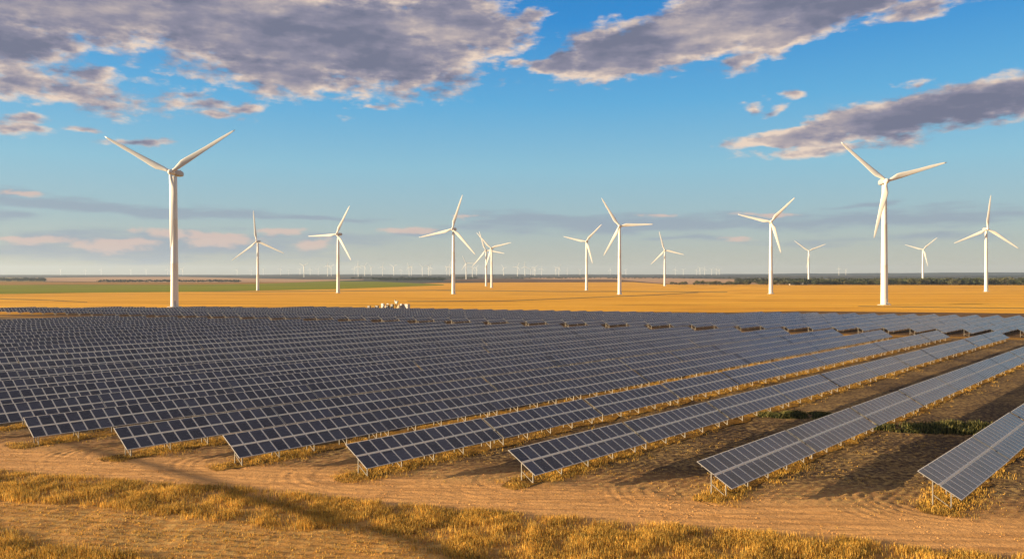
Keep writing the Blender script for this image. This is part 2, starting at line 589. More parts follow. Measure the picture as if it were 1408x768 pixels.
def soil_mat():
    m = bpy.data.materials.new('dry_soil')
    m.use_nodes = True
    N = NT(m.node_tree)
    b = m.node_tree.nodes['Principled BSDF']
    b.inputs['Roughness'].default_value = 0.95
    b.inputs['Specular IOR Level'].default_value = 0.15
    g = N.n('ShaderNodeNewGeometry').outputs['Position']
    sp = N.n('ShaderNodeSeparateXYZ')
    N.l(g, sp.inputs[0])
    t = N.m('ADD', sp.outputs[1], N.m('MULTIPLY', sp.outputs[0], 0.28))
    wob = N.m('MULTIPLY', N.m('SUBTRACT', N.noise(g, 0.12, 3), 0.5), 5.0)
    t = N.m('ADD', t, wob)
    big = N.noise(g, 0.06, 5, 0.6)
    fine = N.noise(g, 1.6, 6, 0.7)
    vf = N.noise(g, 7.0, 3, 0.7)
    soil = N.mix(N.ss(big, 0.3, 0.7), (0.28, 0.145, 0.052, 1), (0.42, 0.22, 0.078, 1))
    lane = N.mix(N.ss(big, 0.3, 0.7), (0.048, 0.027, 0.014, 1), (0.105, 0.057, 0.027, 1))  # lane soil darkened in colour to stand for the shade between rows
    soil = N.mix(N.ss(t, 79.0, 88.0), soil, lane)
    stub = (0.47, 0.235, 0.058, 1)
    soil = N.mix(N.ss(t, 66.0, 63.5), soil, stub)
    track = (0.62, 0.325, 0.112, 1)
    tm = N.m('MULTIPLY', N.ss(t, 64.5, 67.0), N.ss(t, 80.0, 74.0))
    c = N.mix(tm, soil, track)
    straw = N.ss(N.m('ADD', N.m('MULTIPLY', fine, 0.8), N.m('MULTIPLY', big, 0.3)), 0.50, 0.66)
    c = N.mix(N.m('MULTIPLY', straw, N.ss(tm, 1.0, 0.0, 0.15, 0.75)), c, (0.46, 0.30, 0.10, 1))
    dk = N.ss(vf, 0.54, 0.70, 0.0, 0.7)
    c = N.mix(dk, c, (0.13, 0.08, 0.04, 1))
    # streaks along the rows and along the track
    r1 = N.noise(N.mapping(g, (0.06, 1.1, 1), rot=(0, 0, -RZ)), 1.0, 5, 0.65)
    r2 = N.noise(N.mapping(g, (0.05, 1.3, 1), rot=(0, 0, math.atan(0.28))), 1.0, 5, 0.65)
    rr = N.mix(N.ss(t, 78.0, 84.0), r2, r1)
    c = N.mix(N.ss(rr, 0.42, 0.62, 0.0, 0.62), c, N.mix(1.0, c, (0.55, 0.5, 0.45, 1), 'MULTIPLY'))
    # far beyond the fields the land is woods and scrub
    fw = N.noise(N.mapping(g, (0.0012, 0.004, 1)), 1.0, 5, 0.65)
    farc = N.mix(N.ss(fw, 0.46, 0.66), (0.028, 0.036, 0.034, 1), (0.15, 0.11, 0.07, 1))
    c = N.mix(N.ss(sp.outputs[1], 2300.0, 2900.0), c, farc)
    N.l(c, b.inputs['Base Color'])
    bp = N.n('ShaderNodeBump')
    bp.inputs['Strength'].default_value = 0.9
    bp.inputs['Distance'].default_value = 0.10
    N.l(N.m('ADD', fine, N.m('MULTIPLY', vf, 0.35)), bp.inputs['Height'])
    N.l(bp.outputs[0], b.inputs['Normal'])
    return m


def crop_mat(name, c1, c2, c3, stretch=14.0, line=0.0, bump=0.6, rot=0.0, scale=1.0):
    """a field seen from afar: long streaks running across, fine mottling, faint drill lines"""
    m = bpy.data.materials.new(name)
    m.use_nodes = True
    N = NT(m.node_tree)
    b = m.node_tree.nodes['Principled BSDF']
    b.inputs['Roughness'].default_value = 1.0
    b.inputs['Specular IOR Level'].default_value = 0.05
    g = N.n('ShaderNodeNewGeometry').outputs['Position']
    a = N.noise(N.mapping(g, (0.0016 * scale, 0.0016 * scale * stretch, 1), rot=(0, 0, rot)), 1.0, 5, 0.6)
    d = N.noise(N.mapping(g, (0.0045 * scale, 0.030 * scale, 1), rot=(0, 0, rot)), 1.0, 7, 0.72)
    e = N.noise(g, 0.9, 4, 0.7)
    c = N.mix(N.ss(a, 0.42, 0.58), (*c1, 1), (*c2, 1))
    c = N.mix(N.ss(d, 0.47, 0.68, 0.0, 0.85), c, (*c3, 1))
    c = N.mix(N.ss(e, 0.45, 0.7, 0.0, 0.35), c, (*c3, 1))
    N.l(c, b.inputs['Base Color'])
    bp = N.n('ShaderNodeBump')
    bp.inputs['Strength'].default_value = bump
    bp.inputs['Distance'].default_value = 0.5
    N.l(N.m('ADD', e, d), bp.inputs['Height'])
    N.l(bp.outputs[0], b.inputs['Normal'])
    return m


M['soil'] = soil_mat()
M['wheat'] = crop_mat('ripe_wheat', (0.84, 0.45, 0.055), (0.70, 0.34, 0.035), (0.44, 0.20, 0.025))
M['green'] = crop_mat('green_crop', (0.19, 0.205, 0.004), (0.26, 0.26, 0.008), (0.12, 0.13, 0.006))
M['pink'] = crop_mat('bare_stubble', (0.46, 0.27, 0.16), (0.52, 0.33, 0.18), (0.28, 0.18, 0.10))
M['plough'] = crop_mat('ploughed_soil', (0.13, 0.075, 0.045), (0.17, 0.10, 0.055), (0.09, 0.05, 0.035))
M['olive'] = crop_mat('rough_pasture', (0.30, 0.22, 0.08), (0.22, 0.17, 0.06), (0.13, 0.10, 0.045))
M['darksoil_shade'] = crop_mat('dark_soil_and_shade', (0.13, 0.075, 0.035), (0.17, 0.10, 0.045), (0.09, 0.05, 0.025), scale=8)  # real soil of the right-hand strip, painted shade under the far block
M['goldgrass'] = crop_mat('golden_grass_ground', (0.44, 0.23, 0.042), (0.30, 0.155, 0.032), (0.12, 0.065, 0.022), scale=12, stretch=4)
M['rowgrass_shaded'] = crop_mat('shaded_grass_under_rows', (0.38, 0.20, 0.036), (0.22, 0.115, 0.026), (0.08, 0.045, 0.018), scale=12, stretch=4)  # golden grass in a darker copy, painting in the shadow of neighbouring rows
M['forest'] = crop_mat('far_forest', (0.022, 0.030, 0.030), (0.032, 0.040, 0.036), (0.07, 0.065, 0.05), stretch=6, bump=0.2)


def build_ground():
    def axis(lo, hi, d, far0, far1, g):
        a = list(np.arange(lo, hi + 1e-6, d))
        s, x = d, hi
        while x < far1:
            s *= g
            x += s
            a.append(x)
        s, x = d, lo
        pre = []
        while x > far0:
            s *= g
            x -= s
            pre.append(x)
        return np.array(pre[::-1] + a)
    xs = axis(-66, 70, 0.22, -17000, 17000, 1.13)
    ys = axis(54, 108, 0.22, -1500, 17000, 1.06)
    X, Y = np.meshgrid(xs, ys)
    Z = ground_z(X, Y)
    V = np.stack([X, Y, Z], -1).reshape(-1, 3)
    nx, ny = len(xs), len(ys)
    i = (np.arange(ny - 1)[:, None] * nx + np.arange(nx - 1)[None]).ravel()
    Fc = np.stack([i, i + 1, i + nx + 1, i + nx], -1)
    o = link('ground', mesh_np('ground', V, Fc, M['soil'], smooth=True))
    tag(o, kind='structure')


build_ground()


def sheet(name, xs, top, bot, mat, off, world=False, kind='structure', n=8):
    """a field laid on the terrain between two outlines given over photo columns"""
    P = []
    xs = list(xs)
    fine = np.linspace(xs[0], xs[-1], max(12, int(abs(xs[-1] - xs[0]) / 10)))
    tp = np.interp(fine, xs, top)
    bt = np.interp(fine, xs, bot)
    for x, a, b in zip(fine, tp, bt):
        if b - a < 0.05:
            b = a + 0.05
        x1, y1 = ray_ground(x, b)
        x2, y2 = ray_ground(x, a)
        for j in range(n + 1):
            s = j / n
            Yq = y1 * (y2 / y1) ** s
            P.append((x1 / y1 + (x2 / y2 - x1 / y1) * s) * Yq)
            P.append(Yq)
    P = np.array(P).reshape(-1, 2)
    Z = base_z(P[:, 0], P[:, 1]) + off
    V = np.column_stack([P, Z])
    i = (np.arange(len(fine) - 1)[:, None] * (n + 1) + np.arange(n)[None]).ravel()
    Fc = np.stack([i, i + n + 1, i + n + 2, i + 1], -1)
    return tag(link(name, mesh_np(name, V, Fc, mat, smooth=True)), kind=kind)


def build_fields():
    # main wheat: lower edge just beyond the far block of tables
    lo_w = [(-900, 640), (-420, 440), (-290, 396), (-235, 398), (-205, 433), (-100, 445), (50, 430), (110, 418), (158, 436), (262, 409), (420, 372), (900, 250)]
    xs, bot = [], []
    for X, Y in lo_w:
        xs.append(CX + F * X / Y)
        bot.append(HY + CAM_H * F / Y)
    top = [(-900, 402), (0, 402), (250, 401), (352, 399), (450, 394), (600, 389), (700, 388), (870, 387.5), (920, 391), (1000, 391), (1408, 390.5), (3400, 390)]
    sx = sorted(set(xs + [q[0] for q in top if xs[0] < q[0] < xs[-1]]))
    sheet('wheat_field', sx, np.interp(sx, *zip(*top)), np.interp(sx, xs, bot), M['wheat'], 0.06, n=24)
    sheet('green_field', [-300, 0, 100, 250, 352, 450, 520, 610], [391.8, 391.8, 391.2, 391.5, 390.3, 386.5, 387, 391],
          [404.5, 404.3, 402.6, 401.2, 399.5, 397.6, 395.4, 392], M['green'], 0.30)
    sheet('pasture_strip', [-300, 0, 100, 250, 352, 420], [387.3, 387.3, 387.6, 388.5, 388.3, 387], [392, 391.9, 391.3, 391.6, 390.4, 388], M['goldgrass'], 0.45)
    sheet('tan_field', [36, 60, 140, 250, 420, 500], [382.2, 381.8, 380.8, 380.6, 384.0, 384], [383, 386.5, 387.4, 388.4, 387.5, 384.6], M['pink'], 0.5)
    sheet('rough_pasture', [-200, 0, 36, 60], [381.2, 381.0, 382, 386.0], [387.3, 387.3, 387.3, 387.4], M['olive'], 0.45)
    sheet('ploughed_field', [610, 680, 760, 870, 925], [384.5, 382.7, 384.3, 384.5, 386.4], [386.5, 388, 388, 387.6, 386.8], M['plough'], 0.5)
    sheet('tan_field', [720, 760, 850, 925, 1000, 1130], [382.4, 381.4, 381.3, 382.4, 383.8, 385], [383.2, 384.2, 384.4, 391, 391, 391], M['pink'], 0.55)
    sheet('rough_pasture', [1000, 1100, 1408, 1700], [383.2, 383.3, 383.5, 383.5], [391, 391, 391, 391], M['olive'], 0.4)
    # faint farm tracks crossing the wheat
    for pts in ([(560, 414.2), (700, 413.4), (800, 409.4), (900, 405.4), (960, 402)], [(600, 399.2), (690, 399.6), (760, 400.6), (850, 400.4), (1000, 401.2)],
                [(250, 400.5), (370, 400.9), (470, 400), (620, 398.8)], [(0, 411), (60, 412.4), (120, 415.5)], [(1180, 421), (1300, 422.5), (1420, 424), (1500, 424.4)]):
        xs = [p[0] for p in pts]
        ys = np.array([p[1] for p in pts])
        sheet('field_track', xs, ys - 0.35, ys + 0.45, M['olive'], 0.16, n=2)
    sheet('dark_soil_and_shade_strip', [1040, 1150, 1280, 1408, 1600], [428.2, 427.6, 428.6, 430.6, 434], [428.8, 434, 438, 443, 452], M['darksoil_shade'], 0.05, n=10)
    # golden strip of grass in the aisle between the two blocks
    P = []
    xs = np.linspace(-330, 240, 60)
    for x in xs:
        yc = 304 - 0.33 * x
        P += [(x, yc - 8), (x, yc + 0.5)]
    P = np.array(P)
    V = np.column_stack([P, np.full(len(P), 0.03)])
    i = np.arange(len(xs) - 1) * 2
    tag(link('grass_aisle', mesh_np('grass_aisle', V, np.stack([i, i + 2, i + 3, i + 1], -1), M['goldgrass'])), kind='structure')


build_fields()


def far_block_shade():  # dark sheet painting the shadow beneath the far block of tables
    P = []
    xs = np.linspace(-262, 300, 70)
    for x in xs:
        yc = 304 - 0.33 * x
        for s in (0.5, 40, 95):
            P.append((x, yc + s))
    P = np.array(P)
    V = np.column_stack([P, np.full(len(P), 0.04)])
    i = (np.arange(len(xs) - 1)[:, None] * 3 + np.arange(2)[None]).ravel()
    tag(link('dark_soil_and_shade_strip', mesh_np('dark_soil_and_shade_strip', V, np.stack([i, i + 3, i + 4, i + 1], -1), M['darksoil_shade'])), kind='structure')


far_block_shade()


def build_hills():
    """dark wooded ridges on the horizon, solid with a back slope"""
    def ridge(name, Y0, depth, prof, mat, seed):
        xs = np.arange(-1500, 3000, 12.0)
        top = np.interp(xs, [p[0] for p in prof], [p[1] for p in prof])
        V = []
        for k, (x, t) in enumerate(zip(xs, top)):
            X = (x - CX) / F
            t = t - (float(fbm(np.array([x * 0.02 + seed]), np.array([seed * 1.0]), 3)[0]) - 0.5) * 1.0
            zt = CAM_H + (HY - t) / F * (Y0 + depth * 0.5)
            for s, hh in ((0, 0), (0.18, 0.55), (0.34, 0.86), (0.5, 1.0), (0.75, 0.7), (1.0, 0)):
                Yq = Y0 + depth * s
                zb = float(base_z(np.float64(X * Yq), np.float64(Yq))) - 2
                V.append((X * Yq, Yq, zb + (zt - zb) * hh + (0 if hh in (0, 1.0) else (float(fbm(np.array([x * .05]), np.array([s * 9 + seed]), 3)[0]) - .5) * 6)))
        n = len(xs)
        i = (np.arange(n - 1)[:, None] * 6 + np.arange(5)[None]).ravel()
        Fc = np.stack([i, i + 6, i + 7, i + 1], -1)
        tag(link(name, mesh_np(name, V, Fc, mat, smooth=True)), kind='structure')
    ridge('far_hills', 9500, 3800, [(-1500, 379), (0, 380.0), (60, 379.2), (140, 377.9), (300, 377.6), (420, 376.9), (700, 377.0), (950, 377.0),
                                    (1060, 376.0), (1200, 375.4), (1300, 374.7), (1408, 374.3), (3000, 374)], M['forest'], 3)
    ridge('near_hills', 5600, 1500, [(-1500, 382), (0, 381.4), (60, 380.5), (200, 380.0), (330, 380.6), (430, 380.0), (600, 380.6), (760, 380.5), (900, 380.9), (1000, 380.5),
                                    (1200, 379.6), (1408, 379.0), (3000, 379)], M['forest'], 8)


build_hills()

# ------------------------------------------------------------------ solar tables
NC, CW = 13, 1.5                    # columns of modules, column width
TL = NC * CW
ZL, ZH = 1.12, 3.02
TILT = math.atan2(ZH - ZL, 2 * HW)
SL = math.hypot(ZH - ZL, 2 * HW)    # slope length
CG = 0.12                           # gap between the two rows of modules
MH = (SL - CG) / 2                # module height


def module_geo():
    """one framed module lying flat: nested loops give the frame a low ridge"""
    w, h = CW - 0.022, MH
    mb = MB()
    loops = []
    for ins, z in ((0, -0.035), (0, 0.006), (0.036, 0.026), (0.070, 0.006), (0.070, 0.0)):
        loops.append([(ins, ins, z), (w - ins, ins, z), (w - ins, h - ins, z), (ins, h - ins, z)])
    V = [p for lp in loops for p in lp]
    Fc, mi = [], []
    for a in range(len(loops) - 1):
        for k in range(4):
            Fc.append((a * 4 + k, a * 4 + (k + 1) % 4, a * 4 + 4 + (k + 1) % 4, a * 4 + 4 + k))
            mi.append(0 if a else 2)
    Fc.append((16, 17, 18, 19)); mi.append(1)
    Fc.append((3, 2, 1, 0)); mi.append(2)
    return V, Fc, mi


MV, MF, MMI = module_geo()
MATS = [M['frame'], M['glass'], M['backsheet']]


def mk_mesh(name, V, Fc, mi, mats):
    me = bpy.data.meshes.new(name)
    me.from_pydata(V, [], Fc)
    for m_ in mats:
        me.materials.append(m_)
    me.polygons.foreach_set('material_index', mi)
    me.update()
    return me


MODULE = mk_mesh('solar_module', MV, MF, MMI, MATS)
ROTX = Matrix.Rotation(TILT, 4, 'X')
ORG = Vector((0, -HW, ZL))          # low near corner; +y goes up the slope


def slot(c, r):
    """matrix of module in column c, row r (0 low, 1 high)"""
    return Matrix.Translation(ORG) @ ROTX @ Matrix.Translation((c * CW + 0.011, r * (MH + CG), 0))


gridV, gridF, gridM = [], [], []
for c in range(NC):
    for r in range(2):
        T = slot(c, r)
        b = len(gridV)
        gridV += [tuple(T @ Vector(p)) for p in MV]
        gridF += [tuple(b + i for i in f) for f in MF]
        gridM += MMI
GRID = mk_mesh('module_grid', gridV, gridF, gridM, MATS)


def slope_pt(x, s, d=0.0):
    """point at slope distance s from the low edge, d below the module plane"""
    return Matrix.Translation(ORG) @ ROTX @ Vector((x, s, -d))


def centre_rail():
    mb = MB()
    n = 7
    V, Fc = [], []
    for k in range(n):
        a = math.pi * k / (n - 1)
        for x in (0.0, TL):
            V.append(tuple(slope_pt(x, SL / 2 + 0.05 * math.cos(a), -0.085 * math.sin(a) + 0.0)))
    for k in range(n - 1):
        Fc.append((2 * k, 2 * k + 2, 2 * k + 3, 2 * k + 1))
    mb.add(V, Fc)
    return mb.mesh('centre_rail', M['frame'], True)


def purlin(s):
    mb = MB()
    a, b = slope_pt(0.05, s, 0.09), slope_pt(TL - 0.05, s, 0.09)
    mb.bar(a, b, 0.07, 0.09)
    return mb.mesh('purlin', M['steel'])


def support_mesh():
    """two posts with an N brace and a sloping rafter"""
    mb = MB()
    def under(y):
        return ZL + (y + HW) * math.tan(TILT) - 0.22
    mb.bar((0, -0.72, -0.4), (0, -0.72, under(-0.72)), 0.10, 0.09, up=Vector((0, 1, 0)))
    mb.bar((0, 0.72, -0.4), (0, 0.72, under(0.72)), 0.10, 0.09, up=Vector((0, 1, 0)))
    mb.bar((0.02, 0.66, 0.95), (0.02, -0.66, 0.12), 0.06, 0.06)
    mb.bar(slope_pt(0, 0.25, 0.19), slope_pt(0, SL - 0.25, 0.19), 0.08, 0.10)
    mb.bar((0, -0.70, under(-0.72) - 0.35), slope_pt(0, 0.55, 0.2), 0.05, 0.05)
    return mb.mesh('support_frame', M['steel'])


def shade_bar_mesh():  # added dark bar keeping sun off the end frames, so gaps look dark
    mb = MB()
    T = Matrix.Translation(ORG) @ ROTX
    mb.box(-0.045, 0.004, 0.01, SL - 0.01, -0.07, 0.034, M=T)
    return mb.mesh('end_shade_bar', M['shade_bar'])


SHADE_BAR = shade_bar_mesh()
RAIL, PUR1, PUR2, SUP = centre_rail(), purlin(0.62), purlin(SL - 0.62), support_mesh()
SUPX = [0.9, 5.3, 9.75, 14.2, 18.6]
SUPX2 = [1.2, 7.0, 12.5, 18.3]


def make_table(detailed):
    root = empty('solar_table', (0, 0, 0), RZ)
    if detailed:
        for c in range(NC):
            for r in range(2):
                o = link('solar_module', MODULE, root)
                o.matrix_basis = slot(c, r)
    else:
        link('module_grid', GRID, root)
    link('centre_rail', RAIL, root)
    link('purlin', PUR1, root)
    link('purlin', PUR2, root)
    for x in (SUPX if detailed else SUPX2):
        link('support_frame', SUP, root, (x, 0, 0))
    return root


def proj(p):
    return CX + F * p[0] / p[1], HY - F * (p[2] - CAM_H) / p[1]


def line_aisle(x):      # far edge of the front block
    return 292 - 0.33 * x
def line_near2(x):      # near edge of the far block
    return 310 - 0.36 * x
def line_far2(x):
    return 391 - 0.27 * x if x > -130 else 426 + 0.10 * (x + 130)


tables = []             # (block, row, index in row, start point)
for ri, st in enumerate(ROWS1):
    s = 0.0
    k = 0
    gap = random.Random(ri)
    while True:
        p = st + DIR * s
        e = p + DIR * TL
        if e.y > line_aisle(e.x) + 2:
            break
        tables.append((1, ri, k, p))
        s += TL + (gap.choice([0.4, 0.45, 0.5]) if ri < 4 else gap.choice([0.05, 0.06, 0.06, 0.08, 0.06, 0.35]))
        k += 1
        if k > 30:
            break
for ri in range(65):
    # rows of the far block: 9.8 m apart along X
    x0 = 232 - ri * 9.8
    # intersect the row line with the near edge
    t = None
    px0, py0 = x0, 255.0
    # y = py0 + (x-px0)*DIR.y/DIR.x ; line_near2
    m_ = DIR.y / DIR.x
    x = (310 - py0 + m_ * px0) / (m_ + 0.36)
    p0 = Vector((x, line_near2(x), 0))
    s, k = 0.0, 0
    while True:
        p = p0 + DIR * s
        mid = p + DIR * TL * 0.6
        if mid.y > line_far2(mid.x):
            break
        tables.append((2, ri, k, p))
        s += TL + 0.5
        k += 1

vis = []
for (b, ri, k, p) in tables:
    c1 = Vector((p.x, p.y, 2.1))
    c2 = c1 + DIR * TL
    xs = []
    for q in (c1, (c1 + c2) / 2, c2):
        if q.y > 20:
            xs.append(proj(q)[0])
    if not xs or max(xs) < -140 or min(xs) > 1560:
        continue
    inview = max(xs) > 5 and min(xs) < 1403
    d = (c1 + c2).length / 2
    area = 1.0 / (d * d) * (1 if inview else 0.0001)
    vis.append([b, ri, k, p, inview, area, d])

order = sorted(vis, key=lambda t: -t[5])
keep = set(id(t) for t in order[:300])
n_det = 0
proto_d = make_table(True)
proto_s = make_table(False)
used = {True: False, False: False}
ORD = ['', 'first', 'second', 'third', 'fourth', 'fifth', 'sixth', 'seventh', 'eighth', 'ninth', 'tenth', 'eleventh', 'twelfth', 'thirteenth',
       'fourteenth', 'fifteenth', 'sixteenth', 'seventeenth', 'eighteenth', 'nineteenth', 'twentieth']
def ordn(n):
    if n <= 20:
        return ORD[n]
    t = {2: 'twenty', 3: 'thirty', 4: 'forty', 5: 'fifty'}[n // 10]
    return t + '-' + ORD[n % 10] if n % 10 else {'twenty': 'twentieth', 'thirty': 'thirtieth', 'forty': 'fortieth', 'fifty': 'fiftieth'}[t]

restV, restF, restM, nrest = [], [], [], 0
firstk, rowrank = {}, {}
for t in vis:
    if t[4]:
        firstk[(t[0], t[1])] = min(firstk.get((t[0], t[1]), 99), t[2])
for b in (1, 2):
    for rank, ri in enumerate(sorted({t[1] for t in vis if t[0] == b and t[4]})):
        rowrank[(b, ri)] = rank + 1
gV = np.array(gridV)
gF = gridF
sV = np.array([tuple(v.co) for v in SUP.vertices])
sF = [tuple(p.vertices) for p in SUP.polygons]
tV = np.array([tuple(v.co) for v in SHADE_BAR.vertices])
tF = [tuple(p.vertices) for p in SHADE_BAR.polygons]
for t in vis:
    b, ri, k, p, inview, area, d = t
    z = float(base_z(np.float64(p.x), np.float64(p.y)))
    j = random.Random(ri * 100 + k + b * 7)
    jz, jr = j.uniform(-0.05, 0.05), j.uniform(-0.004, 0.004)
    if id(t) in keep:
        det = d < 150 and b == 1
        proto = proto_d if det else proto_s
        o = proto if not used[det] else copy_tree(proto)
        used[det] = True
        o.location = (p.x, p.y, z + jz)
        o.rotation_euler = (0, 0, RZ + jr)
        if k > 0:
            link('end_shade_bar', SHADE_BAR, o)
        blk = 'front block' if b == 1 else 'far block'
        rr = rowrank.get((b, ri), 0)
        if not inview or rr == 0:
            lab = 'dark blue solar table on steel posts beyond the edge of view'
        else:
            kk = k - firstk[(b, ri)] + 1
            row = 'rightmost row' if rr == 1 else '%s row from the right' % ordn(rr)
            if b == 1 and k == 0:
                lab = 'dark solar table at the near end of the %s, front block' % row
            elif b == 1:
                lab = 'dark blue solar table, %s visible along the %s, %s' % (ordn(kk), row, blk)
            else:
                lab = 'greyish solar table, %s visible along the %s, %s behind aisle' % (ordn(kk), row, blk)
        tag(o, lab, 'solar table', 'solar tables of the front block' if b == 1 else 'solar tables of the far block')
    else:
        R = Matrix.Translation((p.x, p.y, z + jz)) @ Matrix.Rotation(RZ, 4, 'Z')
        Rn = np.array(R)
        base = len(restV)
        W = gV @ Rn[:3, :3].T + Rn[:3, 3]
        restV.extend(map(tuple, W))
        restF.extend(tuple(base + i for i in f) for f in gF)
        restM.extend(gridM)
        for sx in SUPX2:
            base = len(restV)
            W = (sV + np.array([sx, 0, 0])) @ Rn[:3, :3].T + Rn[:3, 3]
            restV.extend(map(tuple, W))
            restF.extend(tuple(base + i for i in f) for f in sF)
            restM.extend([3] * len(sF))
        W = tV @ Rn[:3, :3].T + Rn[:3, 3]
        base = len(restV)
        restV.extend(map(tuple, W))
        restF.extend(tuple(base + i for i in f) for f in tF)
        restM.extend([4] * len(tF))
        nrest += 1
if nrest:
    o = link('distant_solar_tables', mk_mesh('distant_solar_tables', restV, restF, restM, MATS + [M['steel'], M['shade_bar']]))
    tag(o, 'distant rows of small grey solar tables at the back of the plant', 'solar tables', kind='stuff')
print('tables', len(vis), 'rest', nrest)

# ------------------------------------------------------------------ wind turbines
BL = 43.5
def blade_mesh():
    """blade along +z, rotor axis -y (front), swept profile with twist"""
    st = [(0.0, 1.9, 1.9, 0.0), (0.03, 1.9, 1.85, 0.0), (0.09, 2.7, 1.5, 18), (0.17, 3.75, 1.05, 15), (0.24, 3.65, 0.80, 12), (0.38, 3.0, 0.58, 9), (0.55, 2.35, 0.42, 6),
          (0.72, 2.05, 0.28, 3), (0.87, 1.45, 0.18, 1), (0.96, 0.95, 0.11, 0), (1.0, 0.25, 0.05, 0)]
    n = 14
    V, Fc = [], []
    for s, ch, th, tw in st:
        z = 1.2 + s * (BL - 1.2)
        k = min(1, max(0, (s - 0.03) / 0.12))
        for q in range(n):
            a = 2 * math.pi * q / n
            x, y = math.cos(a), math.sin(a)
            xx = ch * 0.5 * x + k * (-ch * 0.22)           # leading edge forward
            yy = th * 0.5 * y * (1 - k * 0.35 * (1 - x) * 0.5)
            c, s_ = math.cos(math.radians(tw)), math.sin(math.radians(tw))
            V.append((xx * c - yy * s_, xx * s_ + yy * c - 0.9 * s * s, z))
    for i in range(len(st) - 1):
        for q in range(n):
            a, b = i * n + q, i * n + (q + 1) % n
            Fc.append((a, b, b + n, a + n))
    Fc.append(tuple(reversed(range(n))))
    Fc.append(tuple(range((len(st) - 1) * n, len(st) * n)))
    mb = MB()
    mb.add(V, Fc)
    return mb.mesh('blade', M['turbine'], True)


def tower_mesh():
    mb = MB()
    H = 80.0
    zs = [-3.0, 0, 0.05, 20, 26.5, 26.6, 27.0, 27.1, 45, 53.5, 53.6, 54.0, 54.1, 70, H]
    r = lambda z: 2.35 - 0.85 * max(z, 0) / H
    rs = [r(z) for z in zs]
    for i in (5, 6, 10, 11):
        rs[i] += 0.035
    mb.tube([(0, 0, z) for z in zs], rs, 28)
    return mb.mesh('tower', M['turbine'], True)


def door_mesh():
    mb = MB()
    mb.box(-0.5, 0.5, -2.40, -2.28, 1.6, 3.9)
    mb.box(-0.7, 0.7, -3.6, -2.3, 1.35, 1.5)
    mb.bar((0, -4.6, 0), (0, -3.5, 1.42), 1.0, 0.1)
    return mb.mesh('door', M['nacelle'])


def base_mesh():
    mb = MB()
    mb.tube([(0, 0, -2.0), (0, 0, 0.25), (0, 0, 0.4)], [4.2, 4.2, 3.0], 28)
    return mb.mesh('foundation', M['concrete'], False)


def nacelle_mesh():
    mb = MB()
    sec = [(-1.6, 1.2, 1.2), (-1.2, 1.75, 1.65), (2.0, 1.95, 1.9), (6.5, 1.9, 1.85), (8.6, 1.6, 1.45), (9.3, 1.0, 0.9)]
    n = 16
    V, Fc = [], []
    for y, w, h in sec:
        for q in range(n):
            a = 2 * math.pi * q / n
            c, s = math.cos(a), math.sin(a)
            e = 0.55
            V.append((w * math.copysign(abs(c) ** e, c), y, 0.35 + h * math.copysign(abs(s) ** e, s)))
    for i in range(len(sec) - 1):
        for q in range(n):
            a, b = i * n + q, i * n + (q + 1) % n
            Fc.append((a, b, b + n, a + n))
    Fc += [tuple(reversed(range(n))), tuple(range((len(sec) - 1) * n, len(sec) * n))]
    mb.add(V, Fc)
    mb.box(-0.6, 0.6, 5.4, 7.2, 2.1, 2.55)
    mb.bar((0, 7.9, 2.0), (0, 7.9, 3.6), 0.12, 0.12)
    me = mb.mesh('nacelle', M['nacelle'], False)
    return me


def hub_mesh():
    mb = MB()
    pts, rs = [], []
    for a in range(0, 91, 15):
        pts.append((0, -1.4 - 2.1 * math.sin(math.radians(a)), 0))
        rs.append(max(0.05, 1.75 * math.cos(math.radians(a))))
    mb.tube([(0, 1.2, 0)] + pts, [1.7] + rs, 20)
    return mb.mesh('hub', M['turbine'], True)


BLADE, TOWER, NAC, HUB, FOUND, DOOR = blade_mesh(), tower_mesh(), nacelle_mesh(), hub_mesh(), base_mesh(), door_mesh()


def turbine(loc, hub_h, bl, yaw, phase, label, group, full=True, pitch=0.0):
    """hub_h: height of the rotor axis; yaw: rotor faces -y turned by yaw about z; phase: clockwise from up as seen from the front"""
    r = empty('wind_turbine', loc)
    tag(r, label, 'wind turbine', group)
    k = hub_h / 82.0
    tw = link('tower', TOWER, r)
    tw.scale = (k, k, hub_h / 82.0)
    if full:
        f = link('foundation', FOUND, r)
        d = link('door', DOOR, tw)
        d.rotation_euler = (0, 0, 0.5)
    nc = link('nacelle', NAC, r, (0, 0, hub_h))
    nc.rotation_euler = (0, 0, yaw)
    nc.scale = (k, k, k)
    hb = link('hub', HUB, r)
    off = Vector((math.sin(yaw), -math.cos(yaw), 0)) * 3.4 * k
    hb.location = Vector((0, 0, hub_h)) + off
    hb.rotation_euler = (math.radians(-3), 0, yaw)
    hb.scale = (k, k, k)
    for i in range(3):
        b_ = link('blade', BLADE, hb)
        a = math.radians(phase + i * 120)
        b_.matrix_basis = Matrix.Translation((0, -1.4, 0)) @ Matrix.Rotation(a, 4, 'Y') @ Matrix.Rotation(pitch, 4, 'Z') @ Matrix.Diagonal((1, 1, bl / BL / k, 1))
    return r


